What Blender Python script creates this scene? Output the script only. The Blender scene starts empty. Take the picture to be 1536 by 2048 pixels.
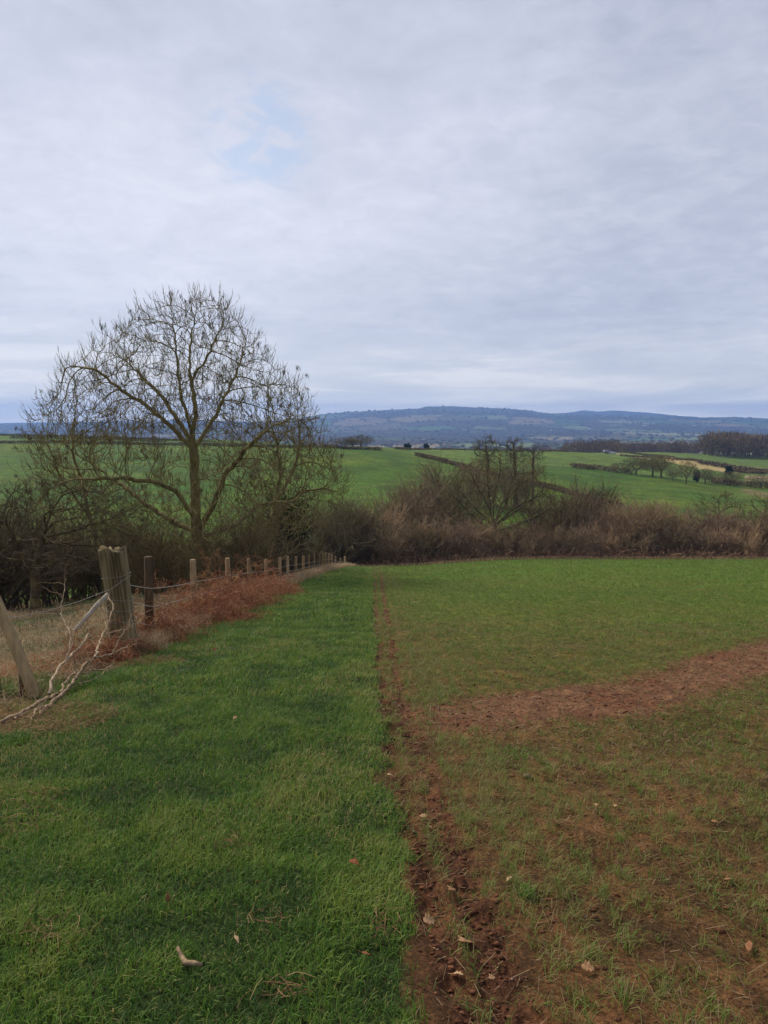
import bpy, math, random
import numpy as np
from mathutils import kdtree

rng = np.random.default_rng(7)
random.seed(7)
R = math.radians

# ------------------------------------------------------------------ camera
FPX, CX, CY, PITCH = 1479.0, 768.0, 1024.0, R(6.7)
EYE = 1.6
sc = bpy.context.scene
C = sc.collection
cam = bpy.data.cameras.new('camera')
cam.sensor_fit = 'VERTICAL'; cam.sensor_height = 36.0; cam.sensor_width = 27.0
cam.lens = 36.0 * FPX / 2048.0
cam.clip_start = 0.05; cam.clip_end = 60000
camo = bpy.data.objects.new('camera', cam); C.objects.link(camo)
camo.location = (0, 0, EYE); camo.rotation_euler = (R(90) - PITCH, 0, 0)
sc.camera = camo
sc.render.resolution_x = 768; sc.render.resolution_y = 1024

# ------------------------------------------------------------------ light
SUN_EL, SUN_AZ = R(42), R(-50)           # azimuth measured from +Y towards +X
SUN_STRENGTH, SUN_ANGLE = 2.4, R(14)
SKY_STRENGTH = 0.1
sc.view_settings.view_transform = 'Standard'; sc.view_settings.look = 'None'
sc.view_settings.exposure = 0.65; sc.view_settings.gamma = 1.0
sc.view_settings.use_curve_mapping = False
sd = bpy.data.lights.new('sun', 'SUN'); sd.energy = SUN_STRENGTH; sd.angle = SUN_ANGLE
sd.color = (1.0, 0.90, 0.74)
so = bpy.data.objects.new('sun', sd); C.objects.link(so)
so.location = (-30, 20, 60)
so.rotation_euler = (math.pi / 2 - SUN_EL, 0, -SUN_AZ + math.pi)

w = bpy.data.worlds.new('World'); sc.world = w; w.use_nodes = True
nt = w.node_tree; nt.nodes.clear()
def N(t, nt_=None, **kw):
    n = (nt_ or nt).nodes.new(t)
    for k, v in kw.items(): setattr(n, k, v)
    return n
def L(a, b, nt_=None): (nt_ or nt).links.new(a, b)
def math_n(tree, op, a, b=None, c=None, clamp=False):
    n = tree.nodes.new('ShaderNodeMath'); n.operation = op; n.use_clamp = clamp
    for i, v in enumerate((a, b, c)):
        if v is None: continue
        if isinstance(v, (int, float)): n.inputs[i].default_value = v
        else: tree.links.new(v, n.inputs[i])
    return n.outputs[0]
def mix_n(tree, f, a, b, mode='MIX'):
    n = tree.nodes.new('ShaderNodeMix'); n.data_type = 'RGBA'; n.blend_type = mode
    for sock, v in ((n.inputs[0], f), (n.inputs[6], a), (n.inputs[7], b)):
        if isinstance(v, (int, float)): sock.default_value = v
        elif isinstance(v, tuple): sock.default_value = (*v, 1) if len(v) == 3 else v
        else: tree.links.new(v, sock)
    return n.outputs[2]
def ramp_n(tree, f, stops, interp='LINEAR'):
    n = tree.nodes.new('ShaderNodeValToRGB'); r = n.color_ramp; r.interpolation = interp
    while len(r.elements) < len(stops): r.elements.new(0.5)
    for e, (p, c) in zip(r.elements, stops):
        e.position = p; e.color = (*c, 1) if isinstance(c, tuple) else (c, c, c, 1)
    tree.links.new(f, n.inputs[0]); return n.outputs[0]
def maprange(tree, v, a, b, c=0.0, d=1.0):
    n = tree.nodes.new('ShaderNodeMapRange'); n.interpolation_type = 'SMOOTHSTEP'
    tree.links.new(v, n.inputs[0])
    for i, x in enumerate((a, b, c, d)): n.inputs[i + 1].default_value = x
    return n.outputs[0]

sky = N('ShaderNodeTexSky'); sky.sky_type = 'NISHITA'; sky.sun_disc = False
sky.sun_elevation = SUN_EL; sky.sun_rotation = SUN_AZ
tc = N('ShaderNodeTexCoord')
sep = N('ShaderNodeSeparateXYZ'); L(tc.outputs['Generated'], sep.inputs[0])
dx, dy, dz = sep.outputs
zz = math_n(nt, 'ADD', math_n(nt, 'MAXIMUM', dz, 0.0), 0.2)
cx_, cy_ = math_n(nt, 'DIVIDE', dx, zz), math_n(nt, 'DIVIDE', dy, zz)
comb = N('ShaderNodeCombineXYZ'); L(cx_, comb.inputs[0]); L(cy_, comb.inputs[1])
def noise(tree, vec, scale, detail=5, rough=0.55, dist=0.0, sx=1, sy=1, loc=(0, 0, 0), rot=0, sz=1):
    m = tree.nodes.new('ShaderNodeMapping'); tree.links.new(vec, m.inputs[0])
    m.inputs['Location'].default_value = loc
    m.inputs['Rotation'].default_value = (0, 0, rot)
    m.inputs['Scale'].default_value = (sx, sy, sz)
    n = tree.nodes.new('ShaderNodeTexNoise'); tree.links.new(m.outputs[0], n.inputs['Vector'])
    n.inputs['Scale'].default_value = scale; n.inputs['Detail'].default_value = detail
    n.inputs['Roughness'].default_value = rough; n.inputs['Distortion'].default_value = dist
    return n.outputs[0]
cl1 = noise(nt, comb.outputs[0], 0.9, 6, 0.55, 0.3, 1.0, .75, (3.1, 1.7, 0), 0.25)
cl2 = noise(nt, comb.outputs[0], 3.4, 7, 0.6, 0.6, .95, .9, (1.0, 5.0, 0), 0.15)
cl3 = noise(nt, comb.outputs[0], 13.0, 5, 0.6, 0.5, .9, .95, (2.0, 7.0, 0), 0.2)
mixn = math_n(nt, 'ADD', math_n(nt, 'MULTIPLY', cl1, 0.42),
              math_n(nt, 'ADD', math_n(nt, 'MULTIPLY', cl2, 0.33), math_n(nt, 'MULTIPLY', cl3, 0.25)))
cloud = ramp_n(nt, mixn, [(0.36, (0.32, 0.34, 0.41)), (0.47, (0.375, 0.392, 0.462)), (0.56, (0.44, 0.455, 0.52)), (0.68, (0.55, 0.56, 0.61))])
# the brighter part of the overcast, where the hidden sun lights the cloud from behind
def glow(px, py, width):
    u, v = (px - CX) / FPX, -(py - CY) / FPX
    d = np.array([u, math.cos(PITCH) + v * math.sin(PITCH), -math.sin(PITCH) + v * math.cos(PITCH)]); d /= np.linalg.norm(d)
    n = N('ShaderNodeVectorMath'); n.operation = 'DOT_PRODUCT'; L(tc.outputs['Generated'], n.inputs[0])
    n.inputs[1].default_value = tuple(d)
    return maprange(nt, n.outputs['Value'], math.cos(R(width)), 1.0)
g1 = glow(430, 440, 30)
cloud = mix_n(nt, math_n(nt, 'MULTIPLY', g1, math_n(nt, 'MULTIPLY', mixn, 0.95)), cloud, (0.64, 0.64, 0.68))
# low bands near the horizon
elev = math_n(nt, 'ARCSINE', dz)
az = math_n(nt, 'ARCTAN2', dx, dy)
cb = N('ShaderNodeCombineXYZ'); L(az, cb.inputs[0]); L(elev, cb.inputs[1])
band = noise(nt, cb.outputs[0], 3.0, 5, 0.6, 0.5, 1.2, 11.0, (0.3, 0.4, 0))
bandc = ramp_n(nt, band, [(0.36, (0.36, 0.39, 0.46)), (0.5, (0.44, 0.46, 0.52)), (0.62, (0.60, 0.60, 0.62))])
hz = maprange(nt, elev, 0.0, 0.22, 1.0, 0.0)
cloud = mix_n(nt, math_n(nt, 'MULTIPLY', hz, 0.8), cloud, bandc)
# small opening with blue
skyc = mix_n(nt, 1.0, sky.outputs[0], (SKY_STRENGTH,) * 3, 'MULTIPLY')
op = math_n(nt, 'MULTIPLY', glow(515, 272, 5), maprange(nt, math_n(nt, 'ADD', math_n(nt, 'MULTIPLY', cl2, .45), math_n(nt, 'MULTIPLY', cl3, .55)), 0.42, 0.56, 0.42, 0.0))
cloud = mix_n(nt, op, cloud, mix_n(nt, 0.7, skyc, (0.30, 0.43, 0.62)))
# high cloud lets a little of the physical sky through everywhere
cloud = mix_n(nt, 0.06, cloud, skyc)
# darker towards the top
cloud = mix_n(nt, maprange(nt, elev, 0.25, 0.62, 0.0, 1.0), cloud, mix_n(nt, 1.0, cloud, (0.74, 0.76, 0.82), 'MULTIPLY'))
hor = maprange(nt, elev, 0.0, 0.14, 1.85, 1.0)
hc = N('ShaderNodeCombineXYZ'); L(hor, hc.inputs[0]); L(maprange(nt, elev, 0.0, 0.14, 1.72, 1.0), hc.inputs[1]); L(maprange(nt, elev, 0.0, 0.14, 1.42, 1.0), hc.inputs[2])
cloud = mix_n(nt, 1.0, cloud, hc.outputs[0], 'MULTIPLY')
low = maprange(nt, elev, 0.0, 0.055, 1.7, 1.0); lc = N('ShaderNodeCombineXYZ'); [L(low, lc.inputs[i]) for i in range(3)]
cloud = mix_n(nt, 1.0, cloud, lc.outputs[0], 'MULTIPLY')
bg = N('ShaderNodeBackground'); L(cloud, bg.inputs[0]); bg.inputs[1].default_value = 1.0
out = N('ShaderNodeOutputWorld'); L(bg.outputs[0], out.inputs[0])

# ------------------------------------------------------------------ noise in numpy
def _h(ix, iy, s):
    n = (ix.astype(np.int64) * 374761393 + iy.astype(np.int64) * 668265263 + s * 974711 + 1013904223) & 0xffffffff
    n = ((n ^ (n >> 13)) * 1274126177) & 0xffffffff
    return ((n ^ (n >> 16)) & 0xffffff) / float(0xffffff)
def vn(x, y, f=1.0, s=0):
    x = x * f; y = y * f
    ix = np.floor(x); iy = np.floor(y); fx = x - ix; fy = y - iy
    fx = fx * fx * (3 - 2 * fx); fy = fy * fy * (3 - 2 * fy)
    a, b, c, d = _h(ix, iy, s), _h(ix + 1, iy, s), _h(ix, iy + 1, s), _h(ix + 1, iy + 1, s)
    return (a * (1 - fx) + b * fx) * (1 - fy) + (c * (1 - fx) + d * fx) * fy
def fbm(x, y, f=1.0, o=4, s=0, g=0.5):
    t = 0; a = 1; n = 0
    for i in range(o):
        t = t + a * vn(x + 13.7 * i, y - 7.3 * i, f, s + i); n += a; a *= g; f *= 2.03
    return t / n
def ss(a, b, v):
    t = np.clip((v - a) / (b - a), 0, 1); return t * t * (3 - 2 * t)
def voro(x, y, s):
    ix = np.floor(x); iy = np.floor(y)
    d1 = np.full(x.shape, 9.0); d2 = np.full(x.shape, 9.0); idv = np.zeros(x.shape)
    for i in (-1, 0, 1):
        for j in (-1, 0, 1):
            jx = ix + i; jy = iy + j
            px = jx + _h(jx, jy, s); py = jy + _h(jx, jy, s + 1)
            d = np.hypot(px - x, py - y); k = _h(jx, jy, s + 2)
            nn = d < d1
            d2 = np.where(nn, d1, np.minimum(d2, d)); idv = np.where(nn, k, idv); d1 = np.where(nn, d, d1)
    return d1, d2, idv

# ------------------------------------------------------------------ the lie of the land
A_ = 0.1335
UK = np.array([-0.52, -0.25, -0.05, 0.08, 0.22, 0.36, 0.52])
YK = np.array([64, 80, 100, 130, 170, 220, 260, 300, 360, 430, 520, 620, 750, 1000, 1600, 2500, 4000, 5200])
DK = np.array([   # drop below the eye
 [14.6, 16.5, 17.5, 17.2, 14.5, 11.2,  9.0,  7.0,  6.9,  5.6,  8.0, 16.0, 28.0, 40.0, 52.0, 60.0, 50.0, 40.0],
 [13.5, 16.5, 17.5, 17.0, 14.0, 10.8,  8.6,  7.6,  8.3,  8.2,  9.5, 18.0, 28.0, 40.0, 52.0, 60.0, 50.0, 40.0],
 [12.0, 15.5, 17.5, 16.8, 13.6, 10.0,  8.3,  8.7, 10.5, 12.0, 16.5, 24.0, 32.0, 42.0, 54.0, 60.0, 50.0, 30.0],
 [12.0, 15.5, 17.5, 17.0, 15.2, 12.2, 11.0, 11.2, 11.7, 13.5, 18.0, 25.0, 33.0, 42.0, 54.0, 60.0, 50.0, 25.0],
 [12.0, 15.0, 17.5, 17.3, 16.0, 14.0, 13.4, 13.0, 12.9, 15.3, 19.5, 26.0, 34.0, 42.0, 54.0, 60.0, 50.0, 20.0],
 [12.0, 15.0, 17.2, 17.6, 18.0, 17.3, 16.5, 16.3, 16.0, 17.2, 19.0, 23.0, 33.0, 42.0, 54.0, 60.0, 45.0, 20.0],
 [12.0, 15.0, 17.0, 17.8, 19.0, 20.4, 21.0, 21.6, 22.5, 23.5, 24.0, 24.5, 30.0, 42.0, 54.0, 60.0, 45.0, 20.0]])
LYK = np.log(YK)
RIDGE = np.array([(-400, 850), (0, 849), (250, 846), (450, 848), (560, 843), (600, 838), (650, 829), (700, 824.5), (760, 821.5), (838, 817.5), (850, 813.5), (905, 813),
 (950, 816), (1010, 818), (1050, 820), (1085, 826), (1130, 829.5), (1200, 831), (1300, 832), (1350, 832.5), (1400, 836), (1470, 835.5), (1536, 838), (2000, 840)], float)
RIDGE2 = np.array([(-400, 846), (0, 846), (90, 845), (200, 843), (320, 840.5), (430, 842), (560, 845), (1080, 846), (1100, 828), (1130, 825.5), (1165, 820.5), (1195, 823), (1225, 820.5),
 (1300, 825.5), (1340, 830), (1400, 838), (1600, 845), (2000, 846)], float)
def t_of(py): return np.tan(np.arctan((py - CY) / FPX) + PITCH)
def fence_x(y): return -3.45 + 0.0065 * y
EDGE_Y = np.array([-50, 0, 2.1, 3.0, 4.4, 8, 16, 29, 56, 70]); EDGE_X = np.array([.25, .25, .20, .11, .01, -.1, -.27, -.45, -.95, -1.1])
def edge_x(y): return np.interp(y, EDGE_Y, EDGE_X)
RUT_Y = np.array([0, 2.14, 3.4, 4.36, 6.6, 16.4, 30, 56]); RUT_X = np.array([.5, .40, .31, .25, .10, -.02, -.15, -.6])
def rut_x(y): return np.interp(y, RUT_Y, RUT_X)

def base_h(x, y):
    x = np.asarray(x, float); y = np.asarray(y, float)
    b = 0.00057 - 0.00018 * ss(-1, 12, x)
    yn = np.clip(y, -60, 110)
    near = -(A_ * yn + b * np.where(yn > 0, yn * yn, 0))
    left = np.clip(-3.3 - x, 0, 40); near = near - 0.12 * left * ss(0, 1.5, left) - 0.10 * ss(-2.6, -3.4, x) * 1.0
    d = np.maximum(np.abs(y), np.abs(x) / 0.6)
    u = np.clip(x / np.maximum(d, 1e-3), -0.6, 0.6)
    ld = np.log(np.clip(d, 64, 5200))
    prof = np.stack([np.interp(ld, LYK, DK[i]) for i in range(len(UK))], 0)
    uf = np.interp(u, UK, np.arange(len(UK))); i0 = np.clip(np.floor(uf).astype(int), 0, len(UK) - 2); f = uf - i0; f = f * f * (3 - 2 * f)
    flat = prof.reshape(len(UK), -1); idx = np.arange(flat.shape[1])
    i0f = i0.ravel()
    drop = (flat[i0f, idx] * (1 - f.ravel()) + flat[i0f + 1, idx] * f.ravel()).reshape(x.shape)
    far = EYE - drop
    px = CX + FPX * u / (0.9932)
    r1 = np.interp(px, RIDGE[:, 0], RIDGE[:, 1]); r2 = np.interp(px, RIDGE2[:, 0], RIDGE2[:, 1])
    h1 = -t_of(r1) * 7000 + EYE; h2 = -t_of(r2) * 9000 + EYE
    k1 = ss(3200, 7000, d) ** 1.25
    farh = far * (1 - k1) + h1 * k1
    back = ss(7000, 8000, d); farh = farh * (1 - back) + np.minimum(h1, -40) * back
    k2 = ss(8000, 9000, d); farh = np.where(d > 8000, farh * (1 - k2) + h2 * k2, farh)
    farh = farh - ss(9000, 10000, d) * 200
    farh = farh + (fbm(x, y, 1 / 420.0, 3, 5) - .5) * 26 * ss(1200, 2600, d) * (1 - 0.75 * ss(5600, 6900, d))
    farh = farh + (fbm(x, y, 1 / 90.0, 3, 9) - .5) * 1.6 * ss(100, 260, d) * (1 - ss(900, 1500, d))
    bl = ss(62, 92, d) * ss(-30, 30, y)
    return near * (1 - bl) + farh * bl

# bare strip, wheel tracks (world polylines on the field)
def seg_dist(x, y, pts):
    best = np.full(np.shape(x), 1e9); along = np.zeros(np.shape(x)); acc = 0
    for (ax, ay), (bx, by) in zip(pts[:-1], pts[1:]):
        vx, vy = bx - ax, by - ay; l2 = vx * vx + vy * vy
        t = np.clip(((x - ax) * vx + (y - ay) * vy) / l2, 0, 1)
        d = np.hypot(x - ax - t * vx, y - ay - t * vy)
        along = np.where(d < best, acc + t * math.sqrt(l2), along); best = np.minimum(best, d); acc += math.sqrt(l2)
    return best
def bare_mask(x, y):
    wob = (fbm(x, y, 1.3, 3, 31) - .5) * 0.7
    d = seg_dist(x, y, [(0.75, 5.9), (2.1, 6.55), (4.9, 9.1), (12, 15.2)])
    wd = np.interp(x, [0.4, 1.2, 3, 5, 12], [0.40, 0.52, 0.46, 0.42, 0.6])
    return 1 - ss(-0.2, 0.3, d + wob * .9 - wd)
def tram_mask(x, y):
    m = np.zeros(np.shape(x))
    for k in (0, 1.9):
        d = seg_dist(x, y, [(9.0, 44 + k), (14.5, 36 + k), (19.5, 30.5 + k), (26, 26 + k)])
        m = np.maximum(m, (1 - ss(0.06, 0.2, d)) * ss(0.3, 0.55, fbm(x, y, .8, 3, 71 + int(k))))
    return m
def grass_mask(x, y):       # 1 on the grass path
    wob = (fbm(x, y, 3.0, 4, 17, .65) - .5) * 0.34 + (fbm(x, y, .5, 2, 18) - .5) * 0.15
    return ss(0.05, -0.05, x - edge_x(y) + wob) * ss(-0.15, 0.25, x - fence_x(y) + wob * 2)
def rut_mask(x, y):
    wob = (fbm(x, y, 3.0, 3, 41) - .5) * 0.10
    a = 1 - ss(0.02, 0.10, np.abs(x - edge_x(y) - .07 + wob))
    b = 1 - ss(0.03, 0.12, np.abs(x - rut_x(y) - .02 + wob))
    c = ss(0.25, 0.5, fbm(x, y, 1.1, 3, 45))
    return np.maximum(a * .9, b) * (0.35 + .65 * c) * ss(70, 10, y)
def H(x, y):
    x = np.asarray(x, float); y = np.asarray(y, float)
    z = base_h(x, y)
    r = np.hypot(x, y)
    nearf = ss(45, 12, r); soil = ss(-0.06, 0.06, x - edge_x(y)) * ss(64, 60, y)
    rm = rut_mask(x, y)
    n1 = fbm(x, y, 9.0, 4, 51, .6) - .5; n2 = fbm(x, y, 2.2, 3, 55) - .5
    z = z + nearf * soil * (0.050 * n1 * (1 + 1.4 * rm) + 0.05 * n2) - rm * soil * 0.018
    z = z + nearf * (1 - soil) * (fbm(x, y, 2.6, 3, 61) - .5) * 0.045 + (1 - soil) * nearf * 0.02
    mead = ss(-3.3, -5, x) * ss(75, 60, y)
    z = z + mead * (fbm(x, y, .8, 3, 63) - .5) * 0.35
    return z
def ray(px, py):
    u, v = (px - CX) / FPX, -(py - CY) / FPX
    return np.array([u, math.cos(PITCH) + v * math.sin(PITCH), -math.sin(PITCH) + v * math.cos(PITCH)])
def at(px, py, Y):
    d = ray(px, py); return np.array([d[0] / d[1] * Y, Y, EYE + d[2] / d[1] * Y])
def gp(px, py, y0=1.2, y1=900.0):
    d = ray(px, py); ys = np.exp(np.linspace(math.log(y0), math.log(y1), 900))
    x = d[0] / d[1] * ys; z = EYE + d[2] / d[1] * ys; g = z - H(x, ys)
    k = np.where(g < 0)[0]
    i = k[0] if len(k) else int(np.argmin(g))
    return np.array([x[i], ys[i], float(H(x[i:i+1], ys[i:i+1])[0])])
def hz_(x, y): return float(H(np.array([x]), np.array([y]))[0])
def lin(r, g, b):
    f = lambda c: (c / 255 / 12.92) if c <= 10 else ((c / 255 + .055) / 1.055) ** 2.4
    return np.array([f(r), f(g), f(b)])

# ------------------------------------------------------------------ mesh helpers
class Buf:
    def __init__(s): s.V = []; s.F = []; s.T = []; s.n = 0
    def add(s, V, F, tint=None):
        V = np.asarray(V, float).reshape(-1, 3); F = np.asarray(F, np.int64)
        s.V.append(V); s.F.append(F + s.n)
        if tint is None: tint = np.full(len(V), .5)
        s.T.append(np.broadcast_to(np.asarray(tint, float), (len(V),)) if np.ndim(tint) <= 1 else tint)
        s.n += len(V)
    def obj(s, name, mat, parent=None, loc=None, smooth=False):
        me = bpy.data.meshes.new(name)
        V = np.concatenate(s.V); T = np.concatenate(s.T)
        if loc is not None: V = V - np.asarray(loc)
        me.vertices.add(len(V)); me.vertices.foreach_set('co', V.astype(np.float32).ravel())
        tot = np.concatenate([np.full(len(f), f.shape[1]) for f in s.F])
        idx = np.concatenate([f.ravel() for f in s.F])
        me.loops.add(len(idx)); me.loops.foreach_set('vertex_index', idx.astype(np.int32))
        me.polygons.add(len(tot)); st = np.concatenate([[0], np.cumsum(tot)[:-1]])
        me.polygons.foreach_set('loop_start', st.astype(np.int32))
        me.polygons.foreach_set('loop_total', tot.astype(np.int32))
        if smooth: me.polygons.foreach_set('use_smooth', np.ones(len(tot), bool))
        me.update(calc_edges=True)
        a = me.attributes.new('tint', 'FLOAT', 'POINT'); a.data.foreach_set('value', T.astype(np.float32))
        me.materials.append(mat)
        o = bpy.data.objects.new(name, me); C.objects.link(o)
        if parent is not None: o.parent = parent
        elif loc is not None: o.location = loc
        return o
def tag(o, label=None, cat=None, group=None, kind=None):
    if label: o['label'] = label
    if cat: o['category'] = cat
    if group: o['group'] = group
    if kind: o['kind'] = kind
    return o
def empty(name, loc, rz=0, **kw):
    o = bpy.data.objects.new(name, None); C.objects.link(o); o.location = loc; o.rotation_euler = (0, 0, rz)
    o.empty_display_size = .3
    return tag(o, **kw)
def copy_tree(o, parent=None):
    c = o.copy(); C.objects.link(c)
    if parent is not None: c.parent = parent
    for ch in list(o.children): copy_tree(ch, c)
    return c
def nrm(v): return v / np.maximum(np.linalg.norm(v, axis=-1, keepdims=True), 1e-9)
def tubes(buf, P, Rad, sides=4, tint=None, cap=False):
    """P (n,k,3), Rad (n,k): n tapered tubes"""
    P = np.asarray(P, float); Rad = np.asarray(Rad, float)
    if P.ndim == 2: P = P[None]; Rad = Rad[None]
    n, k, _ = P.shape
    T = np.gradient(P, axis=1); T = nrm(T)
    avg = nrm(P[:, -1] - P[:, 0])
    ref = np.where(np.abs(avg[:, 2:3]) < .8, np.array([[0, 0, 1.0]]), np.array([[1.0, 0.1, 0]]))[:, None, :]
    A = nrm(np.cross(T, ref)); B = np.cross(T, A)
    ang = np.linspace(0, 2 * np.pi, sides, endpoint=False)
    V = P[:, :, None, :] + Rad[:, :, None, None] * (np.cos(ang)[None, None, :, None] * A[:, :, None, :] + np.sin(ang)[None, None, :, None] * B[:, :, None, :])
    base = (np.arange(n) * k * sides)[:, None, None] + (np.arange(k - 1) * sides)[None, :, None]
    j = np.arange(sides)[None, None, :]; j2 = (np.arange(sides) + 1) % sides; j2 = j2[None, None, :]
    F = np.stack([base + j, base + j2, base + sides + j2, base + sides + j], -1).reshape(-1, 4)
    if tint is None: tt = None
    else: tt = np.repeat(np.broadcast_to(np.asarray(tint, float), (n,)), k * sides)
    buf.add(V.reshape(-1, 3), F, tt)
    if cap:
        top = (np.arange(n) * k * sides)[:, None] + (k - 1) * sides + np.arange(sides)[None]
        buf.F.append(top + buf.n - n * k * sides)
def grow(P, D, Ln, k=5, wob=.25, up=0.0, g=None):
    """polylines from P along D of length Ln, with wobble and tropism"""
    g = g or rng
    n = len(P); pts = [P]; d = nrm(D); step = (Ln / k)[:, None]
    for i in range(k):
        d = nrm(d + g.normal(0, wob, (n, 3)) + np.array([0, 0, 1.0]) * np.reshape(up, (-1, 1)) / k)
        pts.append(pts[-1] + d * step)
    return np.stack(pts, 1)
def sample_on(P, m, lo=.15, hi=1.0, g=None):
    g = g or rng
    n, k, _ = P.shape; i = np.repeat(np.arange(n), m); t = g.uniform(lo, hi, n * m) * (k - 1)
    a = np.clip(t.astype(int), 0, k - 2); f = (t - a)[:, None]
    pos = P[i, a] * (1 - f) + P[i, a + 1] * f; dr = nrm(P[i, a + 1] - P[i, a])
    return pos, dr, t / (k - 1), i
def side_dir(dr, spread, g=None):
    g = g or rng
    q = nrm(g.normal(0, 1, dr.shape)); q = nrm(q - (q * dr).sum(-1, keepdims=True) * dr)
    return nrm(dr * math.cos(spread) + q * math.sin(spread))

# ------------------------------------------------------------------ materials
def new_mat(name):
    m = bpy.data.materials.new(name); m.use_nodes = True; t = m.node_tree; t.nodes.clear()
    o = t.nodes.new('ShaderNodeOutputMaterial'); return m, t, o
def tint_mat(name, stops, rough=.8, transl=0.0, nscale=0, namt=.3, spec=.2, objvar=0.0, bump=0, bscale=30, bz=1.0):
    m, t, o = new_mat(name)
    a = t.nodes.new('ShaderNodeAttribute'); a.attribute_name = 'tint'
    f = a.outputs['Fac']
    if objvar:
        oi = t.nodes.new('ShaderNodeObjectInfo')
        f = math_n(t, 'ADD', f, math_n(t, 'MULTIPLY', math_n(t, 'SUBTRACT', oi.outputs['Random'], .5), objvar), clamp=True)
    col = ramp_n(t, f, [(p, tuple(c)) for p, c in stops])
    tcn = t.nodes.new('ShaderNodeTexCoord')
    if nscale:
        nn = noise(t, tcn.outputs['Object'], nscale, 4, .6, sz=bz)
        k = maprange(t, nn, .3, .7, 1 - namt, 1 + namt)
        col = mix_n(t, 1.0, col, k, 'MULTIPLY')
    b = t.nodes.new('ShaderNodeBsdfPrincipled')
    t.links.new(col, b.inputs['Base Color']); b.inputs['Roughness'].default_value = rough
    b.inputs['Specular IOR Level'].default_value = spec
    if bump:
        bn = noise(t, tcn.outputs['Object'], bscale, 5, .65, sz=bz)
        bu = t.nodes.new('ShaderNodeBump'); bu.inputs['Strength'].default_value = bump; bu.inputs['Distance'].default_value = .02
        t.links.new(bn, bu.inputs['Height']); t.links.new(bu.outputs[0], b.inputs['Normal'])
    sh = b.outputs[0]
    if transl:
        tr = t.nodes.new('ShaderNodeBsdfTranslucent'); t.links.new(col, tr.inputs[0])
        mx = t.nodes.new('ShaderNodeMixShader'); mx.inputs[0].default_value = transl
        t.links.new(sh, mx.inputs[1]); t.links.new(tr.outputs[0], mx.inputs[2]); sh = mx.outputs[0]
    t.links.new(sh, o.inputs[0]); return m

# ground: colour from the 'albedo' attribute (what grows where), fine mottling and relief on top
def ground_mat(name, fine=45.0, amt=.35, bump=.5, med=7.0, bdist=.02):
    m, t, o = new_mat(name)
    a = t.nodes.new('ShaderNodeAttribute'); a.attribute_name = 'albedo'
    tcn = t.nodes.new('ShaderNodeTexCoord')
    n1 = noise(t, tcn.outputs['Object'], fine, 5, .7); n2 = noise(t, tcn.outputs['Object'], med, 4, .6)
    k = math_n(t, 'MULTIPLY', maprange(t, n1, .3, .7, 1 - amt, 1 + amt), maprange(t, n2, .3, .7, 1 - amt * .6, 1 + amt * .6))
    col = mix_n(t, 1.0, a.outputs['Color'], k, 'MULTIPLY')
    b = t.nodes.new('ShaderNodeBsdfPrincipled'); b.inputs['Roughness'].default_value = .95
    b.inputs['Specular IOR Level'].default_value = .15
    t.links.new(col, b.inputs['Base Color'])
    if bump:
        bu = t.nodes.new('ShaderNodeBump'); bu.inputs['Strength'].default_value = bump; bu.inputs['Distance'].default_value = bdist
        t.links.new(n1, bu.inputs['Height']); t.links.new(bu.outputs[0], b.inputs['Normal'])
    t.links.new(b.outputs[0], o.inputs[0]); return m
M_near = ground_mat('near_ground', 60, .55, 1.0, 9, .03)
M_far = ground_mat('far_field', 1.2, .46, 0, .13)
M_hill = ground_mat('hill_ground', .02, .25, 0, .004)

# ------------------------------------------------------------------ terrain sheet
def geo(a, b, r):
    n = max(2, int(math.log(b / a) / math.log(r))); return np.geomspace(a, b, n, endpoint=False)
rings = np.concatenate([geo(.3, 1.6, 1.04), geo(1.6, 14, 1.0065), geo(14, 72, 1.009), geo(72, 1100, 1.012), geo(1100, 9900, 1.010), [9900.]])
fine = np.arange(-36, 36.001, .1)
ang = np.concatenate([np.arange(-180, -70, 3.), np.arange(-70, -36, .5), fine, np.arange(36.5, 70, .5), np.arange(70, 179, 3.)])
ANG = np.radians(ang)
GX = rings[:, None] * np.sin(ANG)[None]; GY = rings[:, None] * np.cos(ANG)[None]
GZ = H(GX, GY)
def mixc(c, c2, m): return c * (1 - m[..., None]) + c2 * m[..., None]
def project(x, y, z):
    zc = z - EYE; dep = y * math.cos(PITCH) - zc * math.sin(PITCH); up = y * math.sin(PITCH) + zc * math.cos(PITCH)
    dep = np.where(dep > .05, dep, np.nan); return CX + FPX * x / dep, CY - FPX * up / dep
PX, PY = project(GX, GY, GZ)
Rr = np.hypot(GX, GY)
SOIL = lin(118, 77, 52); SOILD = lin(84, 53, 37); GRASSU = np.array([.040, .062, .014]); CROP = lin(78, 116, 28)
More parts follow.
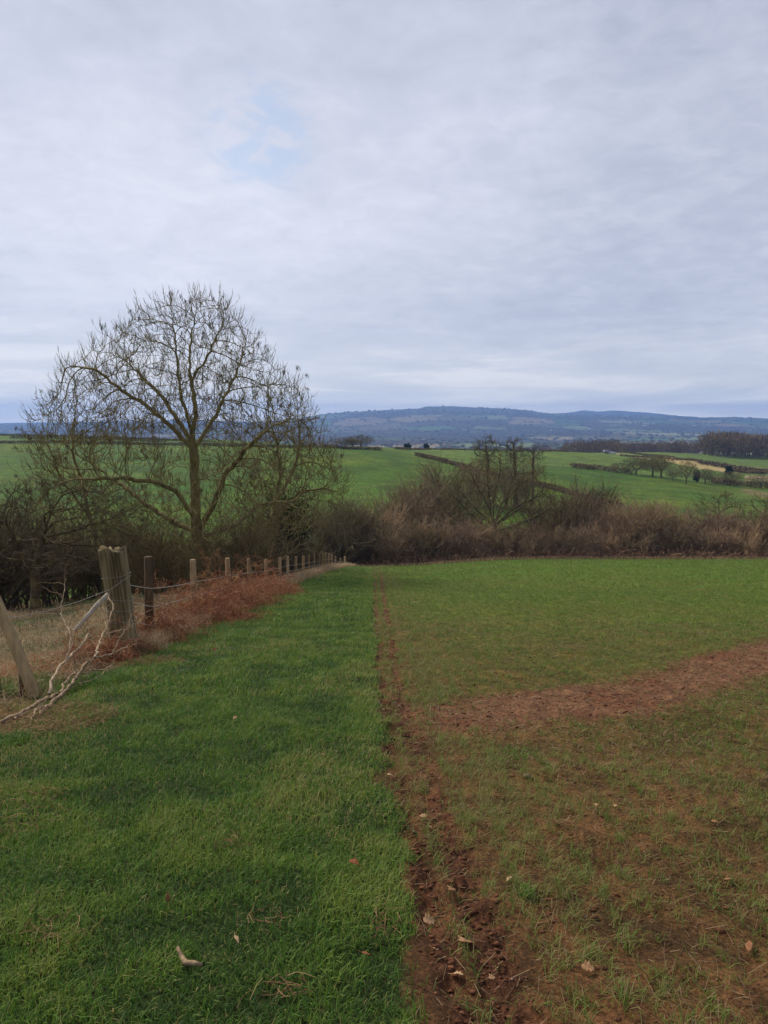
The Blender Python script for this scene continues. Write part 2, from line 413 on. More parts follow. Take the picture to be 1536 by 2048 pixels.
def near_albedo(x, y):
    n = fbm(x, y, 3.0, 4, 81); n2 = fbm(x, y, .35, 3, 84)
    c = np.broadcast_to(SOIL, x.shape + (3,)).copy()
    c = mixc(c, SOILD, ss(.35, .65, n) * .8)
    bare = bare_mask(x, y); rm = rut_mask(x, y); tr = tram_mask(x, y)
    r = np.hypot(x, y)
    # seedling cover: seen ever more edge-on with distance, thin near the track
    cover = np.interp(r, [0, 5, 9, 14, 22, 35, 60], [.06, .16, .42, .62, .76, .86, .9])
    cover = cover * (0.75 + .5 * (fbm(x, y, 1.4, 3, 88)))
    thin = ss(.1, .45, (x - edge_x(y)) / 3) * .35 + .65
    cover = np.clip(cover * thin, 0, .92) * (1 - bare) * (1 - .8 * tr) * (1 - .8 * rm)
    cropc = mixc(np.broadcast_to(CROP, c.shape).copy(), lin(90, 116, 32), ss(.3, .7, n2) * .7)
    c = mixc(c, cropc, cover); c = mixc(c, lin(152, 112, 80), bare * .6 * ss(.3, .7, n))
    c = mixc(c, SOILD, np.maximum(rm * .3, tr * .7))
    g = grass_mask(x, y)
    gc = mixc(np.broadcast_to(GRASSU, c.shape).copy(), np.array([.045, .075, .022]), ss(12, 40, r))
    c = mixc(c, gc, g)
    m = ss(0.0, -0.5, x - fence_x(y) )
    mc = mixc(np.broadcast_to(lin(118, 104, 74), c.shape).copy(), lin(72, 88, 42), ss(.42, .62, fbm(x, y, .33, 3, 91)) * .8)
    c = mixc(c, mc, m)
    return c
ALB = near_albedo(GX, GY)
far = np.broadcast_to(lin(68, 94, 20), GX.shape + (3,)).copy()
n = fbm(GX, GY, 1 / 14., 4, 101); n2 = fbm(GX, GY, 1 / 60., 3, 104)
far = mixc(far, lin(92, 106, 24), ss(.35, .7, n) * .6); far = mixc(far, lin(48, 84, 20), ss(.45, .7, n2) * .5)
pxs = np.nan_to_num(PX, nan=-9999); pys = np.nan_to_num(PY, nan=9999)
d_ = np.maximum(np.abs(GY), np.abs(GX) / .6)
# beyond the diagonal hedge, the paler far field
H3 = np.array([(820, 908), (870, 920), (940, 938), (1000, 955), (1150, 985), (1300, 1020)], float)
H5 = np.array([(1060, 931), (1120, 934), (1190, 937), (1250, 945), (1330, 955), (1420, 964), (1536, 973), (1700, 985)], float)
farther = (pxs > 1060) & (pys < np.interp(pxs, H5[:, 0], H5[:, 1])) & (d_ > 150)
far = np.where(farther[..., None], mixc(far, lin(98, 116, 48), np.full(GX.shape, .5)), far)
f2 = (pxs > 820) & (pxs <= 1062) & (pys < np.interp(pxs, [820, 940, 1060], [909, 927, 931])) & (d_ > 150)
far = np.where(f2[..., None], mixc(far, lin(98, 116, 48), np.full(GX.shape, .45)), far)
och = (pxs > 1330) & (pys > np.interp(pxs, [1330, 1420, 1536], [912, 925, 938])) & (pys < np.interp(pxs, [1330, 1400, 1470, 1536], [922, 938, 946, 946])) & (d_ > 150)
far = np.where(och[..., None], mixc(np.broadcast_to(lin(158, 140, 86), far.shape).copy(), lin(176, 156, 104), n), far)
och2 = (pxs > 1490) & (pys > 951) & (pys < 962) & (d_ > 150)
far = np.where(och2[..., None], lin(160, 146, 104), far)
trk = seg_dist(pxs, pys, [(1100, 901), (1215, 904), (1265, 913), (1300, 918)])
far = mixc(far, lin(160, 140, 110), (1 - ss(.4, 1.3, trk)) * (d_ > 150) * .8)
wl = GX * .35 + GY * .94; wl = wl + (fbm(GX, GY, 1/40., 2, 107) - .5) * 3
tl = np.minimum(np.abs((wl / 21) % 1 - .5), np.abs((wl / 21 + .09) % 1 - .5)) * 21
far = mixc(far, lin(104, 104, 52), (1 - ss(.2, .7, tl)) * .35 * (d_ > 100) * ss(.3, .6, n2))
# faint wheel lines across the pasture
for pts in ([(650, 985), (800, 965), (880, 950), (1000, 935)], [(700, 1000), (850, 970), (1000, 952)], [(1150, 925), (1200, 917), (1290, 905)]):
    far = mixc(far, lin(116, 126, 66), (1 - ss(.5, 2.0, seg_dist(pxs, pys, pts))) * (d_ > 110) * .4)
far = mixc(far, lin(112, 100, 62), ss(1470, 1500, pxs) * (1 - ss(3, 9, np.abs(pys - 984 - (pxs - 1500) * .2))) * (d_ > 110) * .8)
# plain and hills: patchwork of fields and woods
wx = GX + (fbm(GX, GY, 1 / 900., 3, 111) - .5) * 500; wy = GY + (fbm(GX, GY, 1 / 900., 3, 121) - .5) * 500
d1, d2, cid = voro(wx / 260, wy / 420, 131)
pal = np.array([lin(84, 110, 58), lin(112, 124, 78), lin(96, 90, 62), lin(132, 116, 86), lin(74, 98, 54), lin(70, 64, 48), lin(140, 136, 104), lin(66, 60, 46)])
hill = pal[(cid * 7.99).astype(int)]
edge = 1 - ss(.04, .12, d2 - d1)
hill = mixc(hill, np.broadcast_to(lin(58, 60, 40), hill.shape), edge * .8)
wood = ss(.5, .56, fbm(GX, GY, 1 / 700., 4, 141))
hill = mixc(hill, np.broadcast_to(lin(62, 54, 42), hill.shape), wood * .9)
top = ss(60, 130, GZ)
hill = mixc(hill, np.broadcast_to(lin(82, 78, 56), hill.shape), top * .85)
far = mixc(far, hill, ss(620, 700, d_))
ALB = mixc(ALB, far, ss(62, 70, d_) * (GY > 0))
rough_h = ss(1100, 1500, d_) * (np.maximum(wood, edge * .8)) * 7.0 * (1 - top)
GZ = GZ + rough_h * _h(np.round(GX * 3), np.round(GY * 3), 5)
nr, na = GX.shape
ii = np.arange(nr - 1)[:, None] * na; jj = np.arange(na)[None]; jn = (np.arange(na) + 1) % na
Q = np.stack([ii + jj, ii + jn[None], ii + na + jn[None], ii + na + jj], -1)[..., ::-1]
cxm = GX[:-1] ; cym = GY[:-1]; rm_ = Rr[:-1]; dm = d_[:-1]
is_far = (dm > 72) & (cym > 0); is_hill = is_far & (dm > 1000)
is_path = (~is_far) & (cxm < edge_x(cym)) & (cxm > fence_x(cym)); is_mead = (~is_far) & (cxm <= fence_x(cym))
def sheet(name, mask, mat, extra_centre=False):
    q = Q[mask]; used, inv = np.unique(q.ravel(), return_inverse=True)
    V = np.stack([GX.ravel()[used], GY.ravel()[used], GZ.ravel()[used]], -1)
    b = Buf(); b.add(V, inv.reshape(-1, 4)); 
    if extra_centre:
        pass
    o = b.obj(name, mat, smooth=True)
    a = o.data.attributes.new('albedo', 'FLOAT_COLOR', 'POINT')
    col = np.concatenate([ALB.reshape(-1, 3)[used], np.ones((len(used), 1))], 1)
    a.data.foreach_set('color', col.astype(np.float32).ravel())
    o['kind'] = 'structure'; return o
sheet('grass_path', is_path, M_near); sheet('crop_field', (~is_far) & ~is_path & ~is_mead, M_near)
sheet('meadow', is_mead, M_near)
sheet('pasture', is_far & ~is_hill, M_far); sheet('distant_hills', is_hill, M_hill)

# ------------------------------------------------------------------ blades
def blades(buf, P, Ln, W, bend, tint, lean=.35):
    n = len(P); az = rng.uniform(0, 2 * np.pi, n)
    hd = np.stack([np.cos(az), np.sin(az), np.zeros(n)], 1); sdv = np.stack([-hd[:, 1], hd[:, 0], np.zeros(n)], 1)
    tw = rng.uniform(-.9, .9, n); sdv = sdv * np.cos(tw)[:, None] + hd * np.sin(tw)[:, None]
    ln = rng.uniform(0, lean, n)[:, None]
    Ln = Ln[:, None]; W = W[:, None]; bend = bend[:, None]
    m = P + Ln * .55 * nrm(hd * ln + np.array([0, 0, 1.0])) ; tipd = nrm(hd * (ln + bend) + np.array([0, 0, 1.0]) * (1.05 - bend * .6))
    tip = m + Ln * .5 * tipd
    V = np.stack([P - sdv * W * .5, P + sdv * W * .5, m + sdv * W * .42, m - sdv * W * .42, tip], 1)
    k = np.arange(n)[:, None] * 5
    # store quads and tris
    b0 = buf.n
    buf.add(V.reshape(-1, 3), (k + np.array([[0, 1, 2, 3]])), np.repeat(tint, 5))
    buf.F.append(b0 + k + np.array([[3, 2, 4]]))
def in_view(x, y, m=1.12, extra=1.0):
    return np.abs(x) < 0.53 * m * y + extra
GST = [(0, (.042, .092, .020)), (.3, (.074, .160, .024)), (.6, (.125, .240, .026)), (.82, (.22, .28, .05)), (1, (.38, .29, .12))]
M_grass = tint_mat('grass_blades', GST, rough=.55, transl=.35, spec=.25)
gb = Buf()
for (y0, y1, dens, wk, lk) in ((1.6, 3.6, 8500, 1, 1), (3.6, 6.5, 6000, 1.15, 1), (6.5, 12, 3000, 1.7, 1.05), (12, 24, 1200, 2.8, 1.2), (24, 62, 420, 5.0, 1.35)):
    xa, xb = -5.2, .6; nb = int((y1 - y0) * (xb - xa) * dens)
    x = rng.uniform(xa, xb, nb); y = rng.uniform(y0, y1, nb)
    g = grass_mask(x, y); keep = (rng.random(nb) < g * 1.1) & in_view(x, y)
    patch = fbm(x, y, 1.7, 4, 151, .6); dry = fbm(x, y, .55, 3, 161)
    keep &= rng.random(nb) < (.55 + .9 * patch)
    x, y, patch, dry = x[keep], y[keep], patch[keep], dry[keep]
    z = H(x, y)
    fine_ = fbm(x, y, 5.0, 2, 155)
    # yellowish, strawy grass by the fence on the left
    strw = ss(1.7, .3, x - fence_x(y)) * ss(9, 4.6, y) * (.5 + fbm(x, y, 1.2, 3, 163)) + ss(.5, .1, x - fence_x(y)) * .25 + ss(.62, .72, dry) * .35
    t = np.clip(.42 + (patch - .5) * .5 + (fine_ - .5) * .9 + rng.normal(0, .17, len(x)) + ss(.5, .05, edge_x(y) - x) * .18 + ss(.35, .65, dry) * .06, 0.02, .8)
    isd = rng.random(len(x)) < .10 + strw * .6; t = np.where(isd, rng.uniform(.82, 1, len(x)), t)
    t = np.clip(t + strw * .12, 0, 1)
    Ln = (rng.uniform(.04, .085, len(x)) * (.42 + .4 * patch + .55 * fine_)) * lk * np.where(isd, .9, 1)
    W = rng.uniform(.0028, .0048, len(x)) * wk
    blades(gb, np.stack([x, y, z - .004], 1), Ln, W, rng.uniform(.2, 1.5, len(x)), t, lean=np.full(len(x), 1.0))
tag(gb.obj('path_grass', M_grass), 'short tufted green grass of the path beside the crop', 'grass', kind='stuff')

# crop seedlings
CST = [(0, (.060, .110, .018)), (.4, (.105, .19, .028)), (.75, (.17, .24, .042)), (1, (.34, .25, .12))]
M_crop = tint_mat('crop_blades', CST, rough=.6, transl=.35, spec=.2)
cbuf = Buf()
for (y0, y1, dens, nbl, wk, lk) in ((1.6, 5, 820, 5, .85, 1), (5, 10, 560, 4, 1.2, 1), (10, 20, 210, 4, 2.1, 1.15), (20, 36, 60, 4, 3.6, 1.4), (36, 63, 22, 4, 6.0, 1.6)):
    xb = .53 * 1.12 * y1 + 1.0; xa = -1.2; nb = int((y1 - y0) * (xb - xa) * dens)
    x = rng.uniform(xa, xb, nb); y = rng.uniform(y0, y1, nb)
    rowp = 0.16; off = x + .015 * y
    row = np.round(off / rowp) * rowp; x = x + (row - off) * .3 + rng.normal(0, .02, nb)
    pn = fbm(x, y, 4.0, 3, 171, .6); pn2 = fbm(x, y, .5, 3, 175)
    near_thin = np.interp(y, [2, 5, 9, 14], [.62, .70, .9, 1.0])
    den = ss(.30, .60, pn) * (.5 + .9 * pn2) * near_thin + .14
    band = 1 - ss(.12, .32, np.abs(x - (rut_x(y) + .36)))
    den = den + band * .7 * ss(.25, .55, pn)
    mid = (1 - ss(.03, .10, np.abs(x - (edge_x(y) + rut_x(y)) / 2 - .05))) * np.interp(y, [2, 3.5, 5.5], [.3, .45, .9])
    den = den + mid
    den = den * (1 - bare_mask(x, y) * .97) * (1 - .82 * rut_mask(x, y)) * (1 - .9 * tram_mask(x, y)) * ss(-.02, .12, x - edge_x(y)) * (1 - grass_mask(x, y))
    keep = (rng.random(nb) < den) & in_view(x, y) & (y < 61.5)
    x, y, pn2, band = x[keep], y[keep], pn2[keep], (band + mid)[keep]; m = len(x)
    z = H(x, y)
    x2 = np.repeat(x, nbl) + rng.normal(0, .010 * wk ** .5, m * nbl); y2 = np.repeat(y, nbl) + rng.normal(0, .010 * wk ** .5, m * nbl)
    Ln = rng.uniform(.028, .075, m * nbl) * lk * np.repeat(.8 + .5 * pn2 + .35 * band, nbl); W = rng.uniform(.0022, .0038, m * nbl) * wk
    t = np.clip(np.repeat(.36 + .5 * pn2 + .12 * band, nbl) + rng.normal(0, .14, m * nbl), 0, .85)
    t = np.where(rng.random(m * nbl) < (.16 if y1 < 11 else .05), rng.uniform(.85, 1.0, m * nbl), t)
    blades(cbuf, np.stack([x2, y2, np.repeat(z, nbl) - .003], 1), Ln, W, rng.uniform(.3, 1.8, m * nbl), t, lean=np.full(m * nbl, 1.3))
tag(cbuf.obj('crop_seedlings', M_crop), 'thin green cereal seedlings growing in the brown soil', 'crop', kind='stuff')

# straw and clods on the soil
STR = [(0, lin(96, 74, 56)), (.5, lin(142, 116, 84)), (1, lin(186, 162, 124))]
M_straw = tint_mat('straw', STR, rough=.8)
sb = Buf()
for (y0, y1, dens, k) in ((1.6, 5, 1300, .8), (5, 12, 600, 1.3), (12, 26, 60, 2.4)):
    xb = .6 * y1 + 1; nb = int((y1 - y0) * (xb + .3) * dens); x = rng.uniform(-.3, xb, nb); y = rng.uniform(y0, y1, nb)
    keep = in_view(x, y) & (rng.random(nb) < .35 + .8 * bare_mask(x, y) * ss(.4, .6, fbm(x, y, 1.5, 3, 191)) + .4 * ss(.5, .7, fbm(x, y, .8, 3, 193))) & (x > edge_x(y))
    x, y = x[keep], y[keep]; n_ = len(x); z = H(x, y) + .004
    az = rng.normal(1.2, .9, n_); l = rng.gamma(2.2, .016, n_) + .012; dd = np.stack([np.cos(az), np.sin(az), rng.normal(0, .18, n_)], 1)
    P0 = np.stack([x, y, z + rng.uniform(0, .008, n_)], 1); tubes(sb, np.stack([P0, P0 + dd * l[:, None]], 1), np.stack([np.full(n_, .0013 * k)] * 2, 1) * rng.uniform(.6, 1.4, (n_, 1)), 3, rng.beta(1.6, 2.2, n_))
tag(sb.obj('straw_litter', M_straw), 'scattered broken straw lying on the brown soil', 'straw', kind='stuff')

nb = 130; y = rng.uniform(1.7, 12, nb); x = rng.uniform(0, .6 * y + .5, nb); k_ = x > edge_x(y); x, y = x[k_], y[k_]; s_ = rng.gamma(1.5, .0025, len(x)) + .002
STONES = (x, y, s_)
M_soil = tint_mat('soil_clods', [(0, SOILD * .8), (1, SOIL * 1.05)], rough=.95, nscale=80, namt=.25)
clb = Buf()
OCT = np.array([(1, 0, 0), (-1, 0, 0), (0, 1, 0), (0, -1, 0), (0, 0, 1), (0, 0, -1.)]); OCF = np.array([(0, 2, 4), (2, 1, 4), (1, 3, 4), (3, 0, 4), (2, 0, 5), (1, 2, 5), (3, 1, 5), (0, 3, 5)])
def ico(sub=1):
    import bmesh
    b = bmesh.new(); bmesh.ops.create_icosphere(b, subdivisions=sub, radius=1); b.verts.ensure_lookup_table()
    V = np.array([v.co[:] for v in b.verts]); F = np.array([[v.index for v in f.verts] for f in b.faces]); b.free(); return V, F
IV, IF = ico(1)
def lumps(buf, P, S, tint, jit=.35, g=None):
    g = g or rng
    n_ = len(P); V = IV[None] * (1 + g.normal(0, jit, (n_, len(IV), 1))) * S[:, None, :] + P[:, None, :]
    F = (IF[None] + (np.arange(n_) * len(IV))[:, None, None]).reshape(-1, 3); buf.add(V.reshape(-1, 3), F, np.repeat(tint, len(IV)))
nb = 60000; y = rng.uniform(1.6, 11, nb); x = rng.uniform(-.3, .62 * y + .5, nb)
rmv = rut_mask(x, y); keep = (x > edge_x(y) - .03) & in_view(x, y) & (rng.random(nb) < .05 + .5 * rmv + .22 * bare_mask(x, y))
x, y = x[keep], y[keep]; s_ = np.minimum(rng.gamma(1.3, .0030, len(x)) + .0015, .012)
lumps(clb, np.stack([x, y, H(x, y) + s_ * .2], 1), np.stack([s_ * 1.5, s_, s_ * .6], 1), rng.random(len(x)), .38)
tag(clb.obj('soil_clods', M_soil, smooth=False), 'crumbly red brown clods of soil along the track', 'soil', kind='stuff')

M_stone = tint_mat('stones', [(0, lin(96, 74, 60)), (1, lin(140, 122, 106))], rough=.8); stb = Buf(); x, y, s_ = STONES
lumps(stb, np.stack([x, y, H(x, y) + s_ * .3], 1), np.stack([s_ * 1.2, s_, s_ * .7], 1), rng.random(len(x)), .18)
tag(stb.obj('stones', M_stone), 'tiny pale stones lying on the brown soil of the crop field', 'stones', kind='stuff')
# ------------------------------------------------------------------ meadow dry grass
DST = [(0, (.06, .055, .022)), (.3, (.08, .10, .03)), (.45, lin(128, 108, 76)), (.75, lin(158, 134, 100)), (1, lin(188, 162, 128))]
M_dry = tint_mat('dry_grass', DST, rough=.7, transl=.25)
db = Buf()
for (y0, y1, dens, wk) in ((4.5, 12, 480, 1.4), (12, 24, 200, 2.6), (24, 45, 45, 5.5)):
    xa = -.6 * y1 - 2; xb = -3.1; nb = int((y1 - y0) * (xb - xa) * dens); x = rng.uniform(xa, xb, nb); y = rng.uniform(y0, y1, nb)
    pn = fbm(x, y, .8, 3, 201); fx = x - fence_x(y)
    keep = in_view(x, y, 1.1, 1.5) & (fx < .1) & (rng.random(nb) < .3 + pn)
    x, y, pn = x[keep], y[keep], pn[keep]; n_ = len(x)
    green = ss(.42, .62, fbm(x, y, .33, 3, 91)) * ss(8, 14, y)
    t = np.where(rng.random(n_) < green * .8, rng.uniform(.1, .35, n_), np.clip(rng.normal(.7, .18, n_), .4, 1))
    blades(db, np.stack([x, y, H(x, y)], 1), rng.uniform(.10, .30, n_) * (.5 + pn) * (1 - .3 * green), rng.uniform(.003, .005, n_) * wk, rng.uniform(.6, 2.2, n_), t, lean=np.full(n_, 1.4))
# pale tussocks under the fence
nb = 26000; y = rng.uniform(9.2, 58, nb) ; y = 9.2 + (58 - 9.2) * rng.random(nb) ** 1.4
x = fence_x(y) + rng.normal(.05, .22, nb) + .25 * ss(18, 24, y)
pn = fbm(x, y, .7, 3, 211); keep = rng.random(nb) < (.35 + pn * .8) * np.where(y < 14, 1.6, 1); x, y, pn = x[keep], y[keep], pn[keep]; n_ = len(x)
tall = np.interp(y, [9, 15, 22, 35, 58], [.34, .34, .38, .38, .42])
blades(db, np.stack([x, y, H(x, y)], 1), rng.uniform(.6, 1.2, n_) * tall, .004 * np.interp(y, [9, 20, 58], [1.2, 2.5, 6]) * rng.uniform(.7, 1.3, n_), rng.uniform(.4, 1.8, n_), np.clip(rng.normal(.78, .14, n_), .42, 1), lean=np.full(n_, .9))
tag(db.obj('dry_grass', M_dry), 'pale dry grass under the fence and across the meadow', 'grass', kind='stuff')
# green tufts at the foot of the fence
tb = Buf()
for (px, py, rad, n_, hh) in ((20, 1380, .5, 2600, .15), (180, 1370, .4, 1800, .12), (110, 1330, .35, 900, .13), (290, 1290, .35, 1500, .16), (370, 1255, .5, 1700, .16), (330, 1275, .3, 900, .14), (15, 1490, .15, 500, .1), (1052, 1795, .04, 70, .07), (1020, 1510, .22, 160, .06)):
    p = gp(px, py, 1.5, 16); a = rng.uniform(0, 6.28, n_); r = rad * np.sqrt(rng.random(n_)); x = p[0] + r * np.cos(a) * 1.0; y = p[1] + r * np.sin(a)
    blades(tb, np.stack([x, y, H(x, y)], 1), rng.uniform(.5, 1.1, n_) * hh, rng.uniform(.004, .007, n_), rng.uniform(.4, 1.6, n_), np.clip(rng.normal(.45, .15, n_), 0, .8), lean=np.full(n_, .9))
tag(tb.obj('verge_grass', M_grass), 'longer green grass tufts at the foot of the fence and here and there in the crop', 'grass', kind='stuff')

# ------------------------------------------------------------------ woody plants
BARK = [(0, lin(50, 43, 34)), (.35, lin(88, 77, 56)), (.65, lin(116, 106, 66)), (1, lin(150, 136, 92))]
M_bark = tint_mat('bark', BARK, rough=.9, nscale=9, namt=.4, bump=.6, bscale=26, objvar=.15, bz=.35)
M_twig = tint_mat('twigs', BARK, rough=.9, objvar=.15)
M_seed = tint_mat('seed_keys', [(0, lin(46, 36, 28)), (1, lin(104, 84, 60))], rough=.8)
M_ivy = tint_mat('ivy', [(0, (.008, .020, .008)), (.7, (.022, .050, .016)), (1, (.045, .08, .028))], rough=.8, spec=.1)

def space_tree(attr, root, step, kill, infl, iters=120, up=.08, g=None):
    """space colonisation: root = list of polylines (first starts at the base); returns pos, parent"""
    g = g or rng
    pos = []; par = []
    for pl in root:
        pl = np.asarray(pl, float)
        if pos:
            arr = np.array(pos); start = int(np.argmin(np.linalg.norm(arr - pl[0], axis=1))); prev = start; pts = pl[1:]
            cur = arr[start]
        else:
            pos.append(pl[0]); par.append(-1); prev = 0; cur = pl[0]; pts = pl[1:]
        for q in pts:
            m = max(1, int(np.linalg.norm(q - cur) / step)); c0 = np.array(cur)
            for i in range(m):
                v = c0 + (q - c0) * (i + 1) / m + (g.normal(0, step * .10, 3) if i < m - 1 else 0)
                pos.append(v); par.append(prev); prev = len(pos) - 1
            cur = q
    pos = [np.array(p) for p in pos]; attr = np.array(attr); newstart = 0; alive = np.ones(len(attr), bool)
    stale = np.zeros(len(attr), int); best = np.full(len(attr), 1e9); bi = np.zeros(len(attr), int)
    arr = np.array(pos); pa_ = np.array(par); tang = nrm(arr - arr[np.maximum(pa_, 0)] + 1e-9)
    for it in range(iters):
        new = arr[newstart:]
        if len(new) == 0: break
        D = np.linalg.norm(attr[:, None] - new[None], axis=2) if len(new) * len(attr) < 4e6 else None
        if D is None:
            D = np.concatenate([np.linalg.norm(attr[a:a+400, None] - new[None], axis=2) for a in range(0, len(attr), 400)])
        k = D.argmin(1); dm_ = D[np.arange(len(attr)), k]; bt = dm_ < best
        stale = np.where(bt & (dm_ < best - step * .12), 0, stale + (best < infl)); alive &= stale < 4
        best[bt] = dm_[bt]; bi[bt] = k[bt] + newstart
        alive &= best > kill
        use = alive & (best < infl)
        if not use.any(): break
        idx = bi[use]; dirs = nrm(attr[use] - arr[idx])
        acc = np.zeros((len(arr), 3)); cnt = np.zeros(len(arr)); np.add.at(acc, idx, dirs); np.add.at(cnt, idx, 1)
        src = np.where(cnt > 0)[0]; d = nrm(nrm(acc[src]) + .9 * tang[src] + np.array([0, 0, up]) + g.normal(0, .09, (len(src), 3)))
        newp = arr[src] + d * step; newstart = len(arr)
        arr = np.concatenate([arr, newp]); par.extend(src.tolist()); tang = np.concatenate([tang, d])
    return arr, np.array(par)

def tree_mesh(attr, root, step, kill, infl, r_tip, r_base, name, label, cat, loc, up=.08, shoots=3, shoot_len=.5, shoot_r=.006, shoot_up=.9,
              tint=(.45, .5), split=.06, group=None, keys=0, sides=(9, 4, 3), seed=1, iters=120, sub=2, wob=.14, sag=0.0, expo=2.1, curvy=.04):
    g = np.random.default_rng(seed)
    pos, par = space_tree(attr, root, step, kill, infl, iters, up, g)
    n = len(pos); nch = np.zeros(n, int); np.add.at(nch, par[par >= 0], 1)
    wsum = np.zeros(n)
    for i in range(n - 1, -1, -1):
        if wsum[i] == 0: wsum[i] = 1
        if par[i] >= 0: wsum[par[i]] += wsum[i]
    wsum = wsum ** (1 / expo)
    rad = r_tip + (r_base - r_tip) * (wsum - wsum.min()) / (wsum.max() - wsum.min())
    # smooth positions a little
    for _ in range(2):
        pp = pos.copy(); ok = par >= 0; m = ok & (nch > 0)
        cs = np.zeros((n, 3)); np.add.at(cs, par[ok], pos[ok]); cm = cs / np.maximum(nch, 1)[:, None]
        pp[m] = pos[m] * .5 + (pos[par[m]] + cm[m]) * .25; pos = pp
    cz = np.stack([vn(pos[:, 2] + 3 * pos[:, 1], pos[:, 0] * 1.0, 1.1, 5 + k_) for k_ in range(3)], 1) - .5
    pos = pos + cz * 2 * curvy * np.clip((pos[:, 2:3] - pos[0, 2]) / 2.0, 0, 1)
    # flare at the foot
    root_z = pos[0, 2]; fl = np.clip(1 - (pos[:, 2] - root_z) / (r_base * 3.5), 0, 1) * (rad > r_base * .6); rad = rad * (1 + .55 * fl ** 2)
    tan = np.zeros((n, 3)); ok = par >= 0
    tan[ok] = nrm(pos[ok] - pos[par[ok]]); tan[0] = (0, 0, 1)
    i = np.where(ok)[0]; p = par[i]
    T0 = tan[p]; cosang = (T0 * tan[i]).sum(1); big = rad[i] > .55 * rad[p]
    T0 = np.where(big[:, None], nrm(T0 + tan[i] * .3), tan[i]); R0 = np.where(big, rad[p], np.minimum(rad[i] * 1.35, rad[p]))
    def emit(buf, sel, s):
        a, b_ = p[sel], i[sel]
        Pm = np.stack([pos[a], pos[b_]], 1); 
        A0 = nrm(np.cross(T0[sel], np.array([.31, .17, .93]))); B0 = np.cross(T0[sel], A0)
        A1 = nrm(np.cross(tan[b_], np.array([.31, .17, .93]))); B1 = np.cross(tan[b_], A1)
        an = np.linspace(0, 2 * np.pi, s, endpoint=False); cc, sn = np.cos(an)[None, :, None], np.sin(an)[None, :, None]
        bump = 1 + .08 * g.normal(0, 1, (1, s, 1)) if s > 5 else 1
        V0 = pos[a][:, None] + R0[sel][:, None, None] * bump * (cc * A0[:, None] + sn * B0[:, None])
        V1 = pos[b_][:, None] + rad[b_][:, None, None] * bump * (cc * A1[:, None] + sn * B1[:, None])
        V = np.concatenate([V0, V1], 1); k = (np.arange(len(a)) * 2 * s)[:, None, None]; j = np.arange(s); j2 = (j + 1) % s
        F = (k + np.stack([j, j2, s + j2, s + j], -1)[None]).reshape(-1, 4)
        buf.add(V.reshape(-1, 3), F, np.repeat(np.clip(g.normal(tint[0], .08, len(a)), 0, 1), 2 * s))
    root_o = empty(name, loc, label=label, cat=cat, group=group)
    tb_, cb_ = Buf(), Buf()
    thick = rad[i] > split
    emit(tb_, thick, sides[0]); 
    mid = (~thick) & (rad[i] > r_tip * 2.2); thin = (~thick) & ~mid
    if mid.any(): emit(cb_, mid, sides[1])
    if thin.any(): emit(cb_, thin, sides[2])
    # young shoots
    cand = np.where((rad < max(r_tip * 3.0, .012)) & (pos[:, 2] > root_z + .08 * np.ptp(pos[:, 2])))[0]
    wgt = np.where(nch[cand] == 0, shoots, shoots * .45); cnt = g.poisson(wgt)
    src = np.repeat(cand, cnt)
    if len(src):
        dd = side_dir(tan[src], .75, g); Ln = shoot_len * g.uniform(.45, 1.25, len(src))
        S1 = grow(pos[src], dd, Ln, 4, wob, shoot_up, g)
        tubes(cb_, S1, shoot_r * np.array([1.15, 1, .85, .7, .45])[None] * g.uniform(.7, 1.2, (len(src), 1)), 3, np.clip(g.normal(tint[1], .13, len(src)), 0, 1))
        if sub:
            q, dr, t_, _ = sample_on(S1, sub, .2, .95, g); S2 = grow(q, side_dir(dr, .7, g), shoot_len * .42 * g.uniform(.4, 1.2, len(q)), 2, wob, shoot_up * .8, g)
            tubes(cb_, S2, shoot_r * np.array([.75, .6, .35])[None] * np.ones((len(q), 1)), 3, np.clip(g.normal(tint[1] + .03, .13, len(q)), 0, 1))
    tb_.obj('trunk', M_bark, root_o, loc); cr = cb_.obj('crown', M_twig, root_o, loc)
    if keys and len(src):
        kb = Buf(); hi = S1[:, -1][g.choice(len(S1), min(keys, len(S1)), replace=False)]
        for c0 in hi:
            m = g.integers(7, 15); p0 = c0 + g.normal(0, .045, (m, 3)); l = g.uniform(.07, .15, m)
            pts = np.stack([p0, p0 + np.stack([g.normal(0, .02, m), g.normal(0, .02, m), -l * .5], 1), p0 + np.stack([g.normal(0, .03, m), g.normal(0, .03, m), -l], 1)], 1)
            tubes(kb, pts, np.tile([.005, .009, .004], (m, 1)), 3, g.random(m))
        ko = kb.obj('seed_bunches', M_seed, cr, loc); ko['kind'] = 'stuff'
    return root_o, pos, rad

